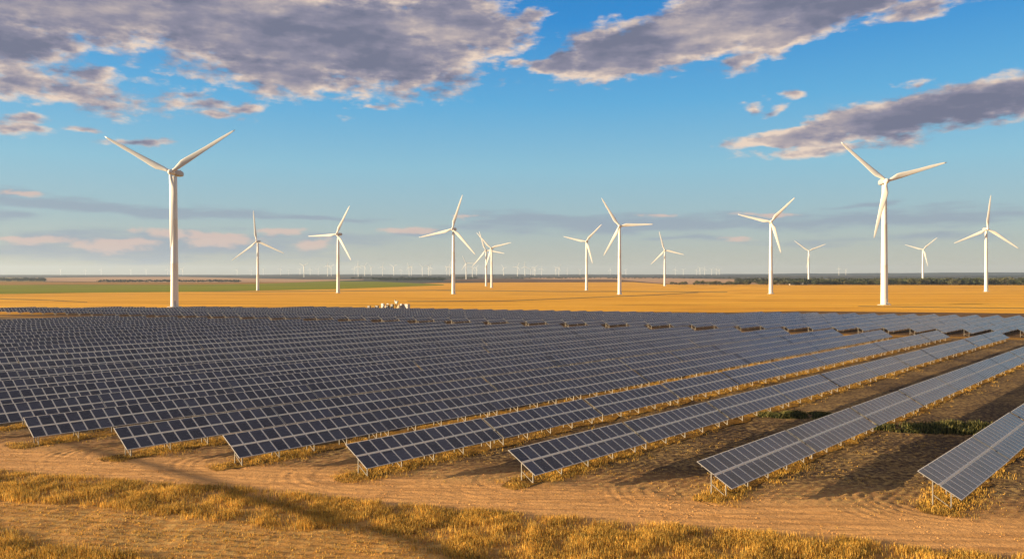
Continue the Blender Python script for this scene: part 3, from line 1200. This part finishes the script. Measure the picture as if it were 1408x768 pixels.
# px of base, hub y, base y, phase, blade length px, yaw deg, label
MAIN = [
    (240, 238, 422, 58, 106, 23, 'largest white wind turbine, behind the panels on the left, two blades raised in a V'),
    (354.5, 332, 400, -7, 43, 22, 'white wind turbine just right of the largest left one, one blade pointing nearly straight up'),
    (465, 322, 404, 27, 43.5, 10, 'white wind turbine left of centre with one blade level to the left'),
    (623.5, 315, 404, 17, 49, 14, 'tallest white wind turbine near the centre, one blade up and one reaching down right'),
    (668.5, 344, 393, -20, 28, 12, 'left tower of the overlapping wind turbine pair right of centre'),
    (676, 341, 395.5, -44, 30, 12, 'right tower of the overlapping wind turbine pair, one blade pointing right'),
    (806.5, 332, 398, 43, 32, 12, 'white wind turbine just left of the taller one with a level right blade'),
    (852, 311, 403, -32, 46, 16, 'tall white wind turbine right of centre, one blade level to the right'),
    (914, 344, 393, -16, 27, 14, 'smaller white wind turbine at the left end of the dark tree belt'),
    (1060, 305, 403, 44, 45, 12, 'tall white wind turbine before the tree belt, one blade hanging down beside its tower'),
    (1112, 345, 391, -53, 24, 14, 'small white wind turbine in the trees between the two tall right-hand ones'),
    (1216, 250, 422, 73, 80, 18, 'very large white wind turbine on the right with dark nacelle, rising behind the panels'),
    (1269, 343, 388, 47, 24, 10, 'small white wind turbine behind the trees, right of the very large right-hand one'),
    (1356, 315, 400, 6, 47, 16, 'rightmost white wind turbine, one blade pointing straight up'),
]
for (bx, hy, by, ph, bl, yw, lab) in MAIN:
    D = 82.0 * F / (by - hy)
    X = (bx - CX) / F * D
    z = float(base_z(np.float64(X), np.float64(D)))
    hub_z = CAM_H + (HY - hy) / F * D
    hh = hub_z - z
    turbine((X, D, z), hh, bl * D / F, math.radians(-27 + yw), ph, lab, 'wind turbines standing in the wheat')

SMALL = [  # base x, hub y, base y
    (418, 365.4, 382.6, -60), (641, 361.6, 385.3, -28), (649.5, 366.5, 385, 30), (450.5, 365, 379.8, 10), (455.5, 366.5, 380, 55), (487, 369, 378.5, 20), (492.5, 365.6, 381.5, 0),
    (501.5, 366, 380, 35), (510.5, 367.5, 379, 80), (526, 366.5, 380, 15), (541.5, 366.5, 379.5, 60), (551.5, 370.5, 378.8, 10), (562.5, 366.5, 379.5, -25),
    (565.8, 367, 379.2, 30), (580.8, 366.5, 379.5, 70), (589.5, 366, 379.5, 50), (592.5, 367.5, 379, 5), (614.5, 368, 379, 80), (618, 366, 379, 20), (655, 368, 379, 40),
    (692.5, 368, 381, 85), (711.5, 366.5, 381, 25), (721.8, 366, 381, 0), (729.5, 369.5, 379, 60), (733, 369, 379, 20), (735.5, 368, 381.5, 50), (744.8, 369, 380, 15),
    (764.5, 368.5, 379, 75), (768.5, 367.5, 381, 35), (780, 372, 380, 10), (797.5, 372, 379, 60), (839, 371, 380, 0), (860.5, 371, 378.6, 45),
    (928.5, 370, 379, 10), (939.5, 370.5, 379, 60), (957.5, 371, 378.4, 30), (962.5, 369, 378.6, 80), (968.8, 369.5, 378.6, 5), (978.5, 370, 378.6, 50), (985, 369.5, 378.6, 20), (989, 370, 378.6, 85),
    (117.5, 371, 380.8, 0), (139, 371, 380.8, 20), (180, 371, 379.8, 50), (201, 371, 380.2, 75), (230.5, 370, 379.6, 10), (251, 370, 380.8, 40), (326, 371, 378.6, 30),
    (345.5, 371, 378.4, 0), (362, 370, 378.6, 65), (386, 369, 378.6, 25), (397, 371.5, 378.4, 10), (412.5, 370, 378.4, 45), (426.5, 369.5, 378.6, 0), (437.5, 369.5, 378.4, 30), (83.5, 372, 380, 60),
    (1153.5, 368.5, 376.5, 0), (1163, 370.5, 376.5, 50)]
SMALL.sort()
for i, (bx, hy, by, ph) in enumerate(SMALL):
    D = min(82.0 * F / (by - hy), 9300)
    X = (bx - CX) / F * D
    z = float(base_z(np.float64(X), np.float64(D)))
    hh = CAM_H + (HY - hy) / F * D - z
    hh = max(60, min(130, hh))
    near = 'largest of the distant ones' if by > 382 else 'tiny'
    lab = 'tiny hazy wind turbine on the horizon, %s from the left among the distant ones' % ordn(i + 1)
    turbine((X, D, z), hh, hh * 0.52, math.radians(-20 + (i * 37) % 17), ph, lab, 'distant wind turbines along the horizon', full=False)

# the turbine outside the frame whose blade shadow crosses the track in the foreground
def shadow_turbine():
    hub_h, bl = 46.0, 60.0
    K = ce / se
    sx, sy = -SUN.x / ce, -SUN.y / ce
    yaw = math.radians(90)               # rotor faces +x, a little towards the camera
    root = Vector((2.0, 50.0, 0))        # where the shadow of the hub falls
    tip = Vector((-58.0, 98.5, 0))
    d = root - tip
    ax = Vector((math.cos(yaw), math.sin(yaw), 0))
    # find c,s with shadow(tip-root) parallel to tip-root
    best = None
    for i in range(3600):
        a = math.radians(i / 10)
        v = ax * math.sin(a) + Vector((K * sx * math.cos(a), K * sy * math.cos(a), 0))
        w = -d.normalized()
        if v.dot(w) > 0:
            e = abs(v.cross(w).z)
            if best is None or e < best[0]:
                best = (e, a, v.length)
    hubp = root - Vector((K * sx * hub_h, K * sy * hub_h, 0))
    bl = d.length / best[2]
    t = turbine((hubp.x, hubp.y, 0), hub_h, min(bl, 56), yaw, math.degrees(best[1]), 'white wind turbine outside the left edge whose blade shadow crosses the dirt track',
                None, full=True, pitch=math.radians(77))
    print('shadow turbine', hubp, bl, math.degrees(best[1]), best)
    return t

ST = shadow_turbine()

# ------------------------------------------------------------------ grass
def tufts(name, pts, h, mat_list, label, blades=10, width=0.03, spread=0.22, cat='grass', kind='stuff', lean=0.35):
    """pts: (n,2) tuft positions; every blade is a tapered two-segment strip"""
    n = len(pts)
    P = np.repeat(np.asarray(pts), blades, axis=0)
    m = len(P)
    off = rng.normal(0, spread, (m, 2))
    hh = np.repeat(h, blades) * rng.uniform(0.55, 1.15, m)
    base = P + off
    z0 = ground_z(base[:, 0], base[:, 1]) - 0.03
    ang = rng.uniform(0, 2 * math.pi, m)
    wd = width * rng.uniform(0.7, 1.4, m)
    dx, dy = np.cos(ang) * wd, np.sin(ang) * wd
    la = rng.uniform(0, 2 * math.pi, m)
    lm = hh * rng.uniform(0.05, lean, m)
    lx, ly = np.cos(la) * lm, np.sin(la) * lm
    B = np.stack([
        np.column_stack([base[:, 0] - dx, base[:, 1] - dy, z0]),
        np.column_stack([base[:, 0] + dx, base[:, 1] + dy, z0]),
        np.column_stack([base[:, 0] + lx * .45 + dx * .8, base[:, 1] + ly * .45 + dy * .8, z0 + hh * .6]),
        np.column_stack([base[:, 0] + lx * .45 - dx * .8, base[:, 1] + ly * .45 - dy * .8, z0 + hh * .6]),
        np.column_stack([base[:, 0] + lx + dx * .25, base[:, 1] + ly + dy * .25, z0 + hh]),
        np.column_stack([base[:, 0] + lx - dx * .25, base[:, 1] + ly - dy * .25, z0 + hh])], 1)
    V = B.reshape(-1, 3)
    i = np.arange(m) * 6
    Fc = np.concatenate([np.stack([i, i + 1, i + 2, i + 3], -1), np.stack([i + 3, i + 2, i + 4, i + 5], -1)])
    mi = rng.integers(0, len(mat_list), m)
    mi = np.concatenate([mi, mi])
    o = link(name, mesh_np(name, V, Fc, mat_list, mi=mi))
    return tag(o, label, cat, kind=kind)


def blade_mat(name, col):
    m = bpy.data.materials.new(name)
    m.use_nodes = True
    N = NT(m.node_tree)
    b = m.node_tree.nodes['Principled BSDF']
    b.inputs['Roughness'].default_value = 0.7
    b.inputs['Specular IOR Level'].default_value = 0.2
    g = N.n('ShaderNodeNewGeometry').outputs['Position']
    c = N.mix(N.ss(N.noise(g, 0.35, 4, 0.6), 0.35, 0.65), tuple(x * 0.75 for x in col) + (1,), tuple(min(1, x * 1.25) for x in col) + (1,))
    N.l(c, b.inputs['Base Color'])
    tr = N.n('ShaderNodeBsdfTranslucent')
    N.l(c, tr.inputs[0])
    mx = N.n('ShaderNodeMixShader')
    mx.inputs[0].default_value = 0.3
    N.l(b.outputs[0], mx.inputs[1])
    N.l(tr.outputs[0], mx.inputs[2])
    N.l(mx.outputs[0], m.node_tree.nodes['Material Output'].inputs[0])
    return m


G1 = [blade_mat('straw_olive', (0.26, 0.20, 0.055)), blade_mat('straw_gold', (0.66, 0.37, 0.06)), blade_mat('straw_pale', (0.74, 0.45, 0.09)), blade_mat('straw_rust', (0.40, 0.20, 0.035))]
G2 = [blade_mat('weed_green', (0.060, 0.068, 0.016)), blade_mat('weed_dark', (0.030, 0.036, 0.012)), blade_mat('weed_tip', (0.20, 0.17, 0.05))]


def sample(x0, x1, y0, y1, n, fn):
    P = np.column_stack([rng.uniform(x0, x1, n), rng.uniform(y0, y1, n)])
    w = fn(P[:, 0], P[:, 1])
    return P[rng.random(n) < w]


def strip_w(x, y):
    t = y + 0.28 * x + (fbm(x * 0.12, y * 0.12, 3) - 0.5) * 2.0
    # lower edge of the first strip falls back on the left
    lo = 57.0 - 0.03 * (x + 45) - 0.2 * np.maximum(0, x + 10)
    lo = np.where(x < -8, 57.6, lo)
    w = sstep(t, lo, lo + 1.4) * (1 - sstep(t, 66.4, 67.0))
    # second strip in the bottom left corner
    t2 = y + 0.43 * x + (fbm(x * 0.12 + 4, y * 0.12, 3) - 0.5) * 1.6
    w = np.maximum(w, (1 - sstep(t2, 44.0, 45.2)) * sstep(t2, 30, 34))
    cl = fbm(x * 0.55, y * 0.40, 3)
    return w * np.clip((cl - 0.33) * 4.0, 0.10, 1)


P = sample(-62, 58, 46, 90, 100000, strip_w)
hts = 0.30 + 0.36 * fbm(P[:, 0] * 0.35 + 2, P[:, 1] * 0.35, 2)
o = tufts('dry_grass', P, hts, G1, 'tall golden dry grass in a band along the front edge of the dirt track', blades=13, width=0.015, spread=0.27)
print('grass tufts', len(P))


def under_rows():
    out = []
    for r in ROWS1[:9]:
        for lo_s, hi_s, n in ((-1.5, 9, 420), (9, 18, 150), (18, 150, 420)):
            s = rng.uniform(lo_s, hi_s, n)
            q = rng.normal(0.0, 1.15, n)
            P_ = np.column_stack([r.x + DIR.x * s + PER.x * q, r.y + DIR.y * s + PER.y * q])
            k = fbm(P_[:, 0] * 0.35 + 7, P_[:, 1] * 0.35, 3)
            out.append(P_[(k > 0.42)])
    return np.concatenate(out)


P = under_rows()
tufts('dry_grass', P, rng.uniform(0.16, 0.36, len(P)), G1, 'low golden dry grass growing beneath the rows of solar tables', blades=15, width=0.015, spread=0.3)


def gold_strips():
    """grassy ground under every row of the front block, ragged edges"""
    V, Fc = [], []
    for ri, r in enumerate(ROWS1):
        L = 250
        n = 160
        for j in range(n + 1):
            s = -2.0 + L * j / n
            c = r + DIR * s
            if c.y > line_aisle(c.x):
                break
            a = 1.2 + 1.2 * float(mnoise.noise(Vector((s * 0.3, ri * 5, 0))))
            b_ = 1.7 + 1.3 * float(mnoise.noise(Vector((s * 0.3, ri * 5 + 40, 0))))
            if j == 0:
                a = b_ = 0.8
            A = c + PER * a
            B_ = c - PER * b_
            for q in (A, (A * 2 + B_) / 3, (A + B_ * 2) / 3, B_):
                V.append((q.x, q.y, gz(q.x, q.y) + 0.045))
            if j:
                k = len(V) - 8
                for m_ in range(3):
                    Fc.append((k + m_, k + 4 + m_, k + 5 + m_, k + 1 + m_))
    tag(link('grass_strip', mesh_np('grass_strip', V, Fc, M['rowgrass_shaded'], smooth=True)), kind='structure')


gold_strips()

# green weeds in the lanes at the right
def weeds(cx, cy, rx, ry, rot, n, h, label):
    a = rng.uniform(0, 2 * math.pi, n)
    r_ = np.sqrt(rng.random(n))
    x, y = np.cos(a) * r_ * rx, np.sin(a) * r_ * ry
    c, s = math.cos(rot), math.sin(rot)
    P_ = np.column_stack([cx + x * c - y * s, cy + x * s + y * c])
    k = fbm(P_[:, 0] * 0.5, P_[:, 1] * 0.5, 3)
    P_, k, r_ = P_[k > 0.44], k[k > 0.44], r_[k > 0.44]
    hh = h * (0.2 + 1.0 * k) * (1.15 - 0.75 * r_) * rng.uniform(0.6, 1.25, len(k))
    tufts('weeds', P_, hh, G2, label, blades=12, width=0.05, spread=0.30, lean=0.5, cat='weeds')


weeds(56.5, 103, 10.5, 3.0, -0.12, 1000, 1.25, 'dark green weeds in the shade between the two rightmost rows of tables')
weeds(40.5, 113, 6.0, 2.4, -0.05, 600, 0.9, 'low dark weeds in the lane left of the second row from the right')
# sparse stubble and clods on the bare soil
P = sample(-70, 70, 52, 100, 9000, lambda x, y: np.clip((fbm(x * 0.3, y * 0.3, 3) - 0.45) * 3, 0, 1) * (1 - 0.85 * sstep(y + .28 * x, 66, 68) * (1 - sstep(y + .28 * x, 74, 77))))
tufts('stubble', P, np.full(len(P), 0.13), G1, 'short sparse straw stubble scattered over the bare brown soil', blades=6, width=0.02, spread=0.16, cat='stubble')
P = sample(-60, 45, 50, 72, 16000, lambda x, y: (1 - sstep(y + 0.28 * x, 58, 60)) * np.clip(0.15 + np.sin((y + 0.30 * x) * 2 * math.pi / 0.95), 0, 1))
tufts('stubble', P, np.full(len(P), 0.17), G1, 'straw stubble in fine drilled lines in the bottom left foreground', blades=6, width=0.02, spread=0.14, cat='stubble')


def clods():
    P = sample(-66, 70, 56, 96, 14000, lambda x, y: np.clip((fbm(x * 0.25 + 8, y * 0.25, 3) - 0.46) * 4, 0, 1))
    ico = bmesh.new()
    bmesh.ops.create_icosphere(ico, subdivisions=1, radius=1.0)
    bv = np.array([tuple(v.co) for v in ico.verts])
    bf = np.array([[v.index for v in f.verts] for f in ico.faces])
    ico.free()
    n = len(P)
    z = ground_z(P[:, 0], P[:, 1])
    sc_ = rng.uniform(0.025, 0.075, (n, 1, 1)) * rng.uniform(0.6, 1.3, (n, 1, 3))
    V = bv[None] * sc_ * (1 + rng.uniform(-.25, .25, (n, len(bv), 1))) + np.column_stack([P, z + 0.01])[:, None, :]
    Fc = (bf[None] + (np.arange(n) * len(bv))[:, None, None]).reshape(-1, 3)
    tag(link('soil_clods', mesh_np('soil_clods', V.reshape(-1, 3), Fc, M['soil'])), 'small brown soil clods scattered beside the wheel ruts', 'clods', kind='stuff')


clods()

# ------------------------------------------------------------------ trees
def crown_mesh(seed, n, leaf, mat, squash=0.8):
    """leaf-sized faces scattered through several uneven lobes"""
    r = np.random.default_rng(seed)
    lobes = [((0, 0, 0), 1.0)] + [((r.uniform(-.75, .75), r.uniform(-.75, .75), r.uniform(-.45, .5)), r.uniform(.35, .65)) for _ in range(8)]
    C = []
    for i in range(n):
        c, rad = lobes[r.integers(len(lobes))]
        v = r.normal(size=3)
        v = v / np.linalg.norm(v) * rad * (r.uniform(0.55, 1.0) ** 0.5)
        C.append(np.array(c) + v)
    C = np.array(C) * np.array([1, 1, squash])
    a = r.normal(size=(n, 3)); a /= np.linalg.norm(a, axis=1, keepdims=True)
    b = np.cross(a, r.normal(size=(n, 3))); b /= np.linalg.norm(b, axis=1, keepdims=True)
    s = leaf * r.uniform(.6, 1.4, (n, 1))
    V = np.stack([C - a * s - b * s * .6, C + a * s - b * s * .6, C + a * s + b * s * .6, C - a * s + b * s * .6], 1).reshape(-1, 3)
    Fc = (np.arange(n) * 4)[:, None] + np.arange(4)
    return mesh_np('crown', V, Fc, mat)


def trunk_mesh(seed):
    r = random.Random(seed)
    mb = MB()
    mb.tube([(0, 0, -0.15), (0.02, 0, 0.25), (-0.02, 0.02, 0.6)], [0.085, 0.06, 0.045], 8)
    for k in range(4):
        a = r.uniform(0, 6.28)
        mb.tube([(0, 0, 0.35 + 0.07 * k), (0.28 * math.cos(a), 0.28 * math.sin(a), 0.8), (0.5 * math.cos(a), 0.5 * math.sin(a), 1.1)], [0.04, 0.025, 0.01], 6)
    return mb.mesh('trunk', M['bark'], True)


CR = [crown_mesh(i, 520, 0.085, M['leaf'] if i % 2 else M['leaf2']) for i in range(6)]
TK = [trunk_mesh(i) for i in range(3)]
LB = {0: 'dark green broad tree in the belt beyond the wheat field at the right', 1: 'olive tinted tree in the belt beyond the wheat field at the right'}


def tree(X, Y, h, w, k, label, group):
    z = float(base_z(np.float64(X), np.float64(Y)))
    r = empty('tree', (X, Y, z), random.uniform(0, 6.28))
    tag(r, label, 'tree', group)
    t = link('trunk', TK[k % 3], r)
    t.scale = (h * .8, h * .8, h * 0.55)
    c = link('crown', CR[k % 6], r, (0, 0, h * 0.52))
    c.scale = (w, w, h * 0.55)


rt = random.Random(5)
x = 925.0
while x < 1480:
    gap_zone = 945 < x < 955 or 1030 < x < 1045
    if not gap_zone:
        by = np.interp(x, [925, 1000, 1100, 1300, 1480], [392.0, 392.2, 392.0, 392.0, 392.2]) - rt.uniform(0, 0.7)
        X, Y = ray_ground(x, by)
        h_px = np.interp(x, [925, 960, 1040, 1100, 1200, 1300, 1408], [4.5, 6, 5.5, 7.5, 8.5, 9.5, 10.5]) * rt.uniform(0.75, 1.15)
        h = h_px * Y / F
        k = rt.randrange(6)
        if x < 1046:
            q = 'leftmost' if x < 932 else None
            lab = 'low dark round tree in the clumps at the left end of the tree belt'
            grp = 'trees of the left clumps'
        else:
            lab = ('dark green' if k % 2 else 'olive tinted') + ' tree in the front of the long tree belt beyond the wheat'
            grp = 'trees of the long belt'
        tree(X, Y, h, h * rt.uniform(0.5, 0.75), k, lab, grp)
    x += rt.uniform(3.2, 5.6)


def woodland(name, x0, x1, by0, by1, h, n, label, mat=('leaf',)):
    """a far wood read as one mass: many small crowns in one object"""
    r = np.random.default_rng(int(x0))
    V, Fc, mi = [], [], []
    src = [np.array([tuple(v.co) for v in c.vertices]) for c in CR[:2]]
    sub = 44
    b = 0
    for i in range(n):
        px, py = r.uniform(x0, x1), r.uniform(by0, by1)
        X, Y = ray_ground(px, py)
        z = float(base_z(np.float64(X), np.float64(Y)))
        hh = h * r.uniform(.7, 1.2)
        s = src[i % 2][: sub * 4].reshape(sub, 4, 3)
        c = s.mean(1, keepdims=True)
        q = ((s - c) * 3.2 + c) * np.array([hh * .8, hh * .8, hh * .55]) + np.array([X, Y, z + hh * .5])
        V.append(q.reshape(-1, 3))
        Fc.append((np.arange(sub) * 4)[:, None] + np.arange(4) + b)
        b += sub * 4
    o = link(name, mesh_np(name, np.concatenate(V), np.concatenate(Fc), M[mat[0]]))
    return tag(o, label, 'woodland', kind='stuff')


woodland('woodland', 1010, 1500, 384.2, 390.5, 11, 620, 'dark mass of scrub and trees filling the ground behind the tree belt', ('scrub',))
woodland('woodland', 1060, 1480, 389.5, 391.8, 11, 300, 'dense undergrowth filling the long tree belt beyond the wheat', ('leaf',))
woodland('woodland', 512, 612, 384.2, 385.2, 9, 260, 'long low dark wood in the middle distance behind the green field')
woodland('woodland', 484, 660, 382.3, 383.6, 8, 170, 'thin scattered far trees behind the long low dark wood', ('scrub',))
woodland('scrubland', 0, 62, 382.6, 386.6, 7, 170, 'dark scrub on the far slope at the left edge', ('scrub',))
woodland('scrubland', 135, 330, 386.0, 387.8, 6, 260, 'broken line of dark bushes beyond the green field at the left', ('scrub',))
woodland('scrubland', 690, 1010, 381.6, 383.0, 6, 140, 'scattered dark trees on the far tan slope right of centre', ('scrub',))

# ------------------------------------------------------------------ barns in the tree belt
def barn(px, py, L, W, H, label, rz=-0.5):
    X, Y = ray_ground(px, py)
    z = float(base_z(np.float64(X), np.float64(Y)))
    r = empty('barn', (X, Y, z), rz)
    tag(r, label, 'barn', 'pale farm sheds among the trees')
    mb = MB()
    mb.box(-L / 2, L / 2, -W / 2, W / 2, -1, H)
    mb.add([(-L / 2, -W / 2, H), (-L / 2, W / 2, H), (-L / 2, 0, H + W * .22)], [(0, 1, 2)])
    mb.add([(L / 2, -W / 2, H), (L / 2, W / 2, H), (L / 2, 0, H + W * .22)], [(0, 2, 1)])
    mb.build('wall', M['barn'], r)
    mb = MB()
    a = math.atan(.44)
    for s in (-1, 1):
        mb.bar((0, s * W * .27, H + W * .115), (0, s * W * .2701, H + W * .115), 0.1, 0.1) if False else None
        P_ = [(-L / 2 - .5, s * (W / 2 + .5), H - .1), (L / 2 + .5, s * (W / 2 + .5), H - .1), (L / 2 + .5, 0, H + W * .22 + .12), (-L / 2 - .5, 0, H + W * .22 + .12)]
        Q_ = [(p[0], p[1], p[2] + .25) for p in P_]
        mb.add(P_ + Q_, [(0, 1, 2, 3), (7, 6, 5, 4), (0, 4, 5, 1), (1, 5, 6, 2), (2, 6, 7, 3), (3, 7, 4, 0)])
    mb.build('roof', M['barn_roof'] if H < 6 else M['barn'], r)
    for k in range(3):
        mb = MB()
        x0 = -L / 2 + L * (0.2 + 0.3 * k)
        mb.box(x0 - 2, x0 + 2, -W / 2 - 0.12, -W / 2 + .05, 0, H * .75)
        mb.build('door', M['grey'], r)


barn(1142, 387.4, 26, 14, 4.5, 'long pale shed among the trees left of the very large right-hand turbine')
barn(1284, 388.6, 34, 14, 5.0, 'white roofed shed beside the small turbine at the right')
barn(1098, 391.5, 40, 10, 3.0, 'low pale shed at the foot of the small turbine in the tree belt')
barn(1213, 388.0, 18, 12, 4.0, 'small pale shed behind the tower of the very large right-hand turbine')

# ------------------------------------------------------------------ substation gear behind the panels
def at(px, Y):
    return (px - CX) / F * Y


YS = 456.0
def gear(name, px, label, cat, dy=0.0):
    o = empty(name, (at(px, YS + dy), YS + dy, 0.0), -0.6)
    o.scale = (0.85, 0.85, 0.82)
    return tag(o, label, cat)


c = gear('shipping_container', 558.8, 'white shipping container at the right end of the equipment yard', 'container')
mb = MB()
mb.box(-2.1, 2.1, -1.25, 1.25, 0.25, 3.7)
mb.box(-2.16, 2.16, -1.3, 1.3, 3.58, 3.74)
for sx in (-2.1, 2.1):
    mb.bar((sx, -1.27, 0.2), (sx, -1.27, 3.7), .14, .14)
for k in range(14):
    mb.bar((-1.95 + k * .3, -1.27, .35), (-1.95 + k * .3, -1.27, 3.5), .1, .05, up=Vector((0, 1, 0)))
mb.build('container_body', M['white'], c)
mb = MB(); mb.box(-2.2, 2.2, -1.35, 1.35, -.3, 0.24); mb.build('base_slab', M['concrete'], c)
mb = MB(); mb.box(-1.6, -0.7, -1.36, -1.30, .4, 2.7); d_ = mb.build('door', M['grey'], c)
mb = MB(); mb.box(0.5, 1.5, -1.37, -1.30, 1.7, 2.6); mb.build('vent', M['grey'], c)


def cabinet(px, w, h, mat, label, dy=0):
    c = gear('electrical_cabinet', px, label, 'cabinet', dy)
    mb = MB()
    mb.box(-w / 2, w / 2, -.6, .6, .15, h)
    mb.box(-w / 2 - .1, w / 2 + .1, -.7, .7, h, h + .12)
    mb.build('cabinet_body', mat, c)
    for s in (-1, 1):
        mb = MB()
        mb.box(s * w * .25 - w * .22, s * w * .25 + w * .22, -.66, -.59, .3, h - .2)
        d_ = mb.build('door', mat, c)
        mb = MB(); mb.box(s * .12 - .04, s * .12 + .04, -.72, -.65, h * .45, h * .6); mb.build('handle', M['steel'], d_)
    mb = MB(); mb.box(-w / 2 - .2, w / 2 + .2, -.8, .8, -.3, .14); mb.build('base_slab', M['concrete'], c)


cabinet(507.6, 1.9, 2.4, M['dark'], 'small dark cabinet standing alone at the left end of the equipment yard')
cabinet(518.5, 2.2, 2.5, M['dark'], 'dark cabinet, second from the left in the equipment yard')
cabinet(526.5, 2.0, 4.0, M['grey'], 'tall grey cabinet left of the transformer in the equipment yard', 2)
cabinet(539.3, 1.8, 3.6, M['dark'], 'tall dark cabinet between the transformer and the mast')
cabinet(552.0, 1.6, 3.8, M['grey'], 'narrow grey cabinet beside the white container')


def transformer():
    c = gear('transformer', 532.8, 'grey finned power transformer with brown insulators in the equipment yard', 'transformer', 1)
    mb = MB()
    mb.box(-1.3, 1.3, -.9, .9, .3, 2.6)
    mb.build('tank', M['dark'], c)
    mb = MB()
    for k in range(10):
        mb.box(-1.2 + k * .26, -1.12 + k * .26, -1.35, -.91, .6, 2.4)
    mb.build('radiator', M['grey'], c)
    mb = MB(); mb.tube([(-1.1, 0.2, 3.7), (1.1, 0.2, 3.7)], [.35, .35], 14); mb.bar((-.8, .2, 2.6), (-.8, .2, 3.5), .1, .1); mb.bar((.8, .2, 2.6), (.8, .2, 3.5), .1, .1)
    mb.build('oil_conservator', M['white'], c)
    for k in range(3):
        mb = MB()
        zs = [2.6 + .13 * i for i in range(9)]
        mb.tube([(-.8 + k * .8, -.45, z) for z in zs], [.16 if i % 2 else .09 for i in range(9)], 10)
        mb.build('insulator', M['porcelain'], c)
    mb = MB(); mb.box(-1.7, 1.7, -1.5, 1.2, -.3, .3); mb.build('base_slab', M['concrete'], c)


transformer()


def mast():
    c = gear('equipment_mast', 545.0, 'pale tower with dark boxes on top, tallest item of the equipment yard', 'mast', 0.5)
    mb = MB()
    for sx in (-.8, .8):
        for sy in (-.5, .5):
            mb.bar((sx, sy, -.3), (sx * .7, sy * .7, 5.4), .16, .16)
    for z0 in (0.3, 2.0, 3.7):
        mb.bar((-.8, -.5, z0), (.7, -.5, z0 + 1.6), .08, .08)
        mb.bar((.8, -.5, z0), (-.7, -.5, z0 + 1.6), .08, .08)
    mb.build('lattice_frame', M['steel'], c)
    mb = MB(); mb.box(-.75, .75, -.5, .5, 4.1, 5.7); mb.build('equipment_box', M['white'], c)
    for s in (-1, 1):
        mb = MB(); mb.box(s * 1.05 - .38, s * 1.05 + .38, -.4, .4, 5.0, 6.3 + s * -.3); mb.build('switch_box', M['dark'], c)


mast()


def heap(px, r, h, label):
    x, y = at(px, YS - 1), YS - 1
    V = [(x, y, h)]
    rr = random.Random(px)
    for ring in (0.35, 0.7, 1.0):
        for k in range(14):
            a = 2 * math.pi * k / 14
            q = r * ring * rr.uniform(.85, 1.12)
            V.append((x + q * math.cos(a), y + q * math.sin(a), h * (1 - ring) ** 1.1 * rr.uniform(.85, 1.1) - (.1 if ring == 1 else 0)))
    Fc = [(0, 1 + k, 1 + (k + 1) % 14) for k in range(14)]
    Fq = []
    for ri in range(2):
        for k in range(14):
            a, b = 1 + ri * 14 + k, 1 + ri * 14 + (k + 1) % 14
            Fq.append((a, a + 14, b + 14, b))
    me = bpy.data.meshes.new('sand_heap')
    me.from_pydata(V, [], Fc + Fq)
    me.materials.append(M['sand'])
    tag(link('sand_heap', me), label, 'sand heap')


M['sand'] = pmat('pale_sand', (0.62, 0.48, 0.30), 0.95, var=0.2, vscale=1.5)
heap(530.3, 1.1, 2.6, 'pointed pale sand heap left of the transformer')
heap(548.3, 1.9, 3.0, 'wide pale sand heap between the mast and the white container')

# ------------------------------------------------------------------ air
def haze():
    mb = MB()
    mb.box(-15000, 15000, -300, 15500, -40, 175)
    m = bpy.data.materials.new('haze')
    m.use_nodes = True
    N = NT(m.node_tree)
    m.node_tree.nodes.remove(m.node_tree.nodes['Principled BSDF'])
    v = N.n('ShaderNodeVolumePrincipled')
    v.inputs['Color'].default_value = (0.62, 0.78, 1.0, 1)
    v.inputs['Density'].default_value = HAZE_DENSITY
    v.inputs['Anisotropy'].default_value = 0.2
    N.l(v.outputs[0], m.node_tree.nodes['Material Output'].inputs['Volume'])
    tag(mb.build('haze', m), kind='stuff')


HAZE_DENSITY = 3.4e-5
haze()
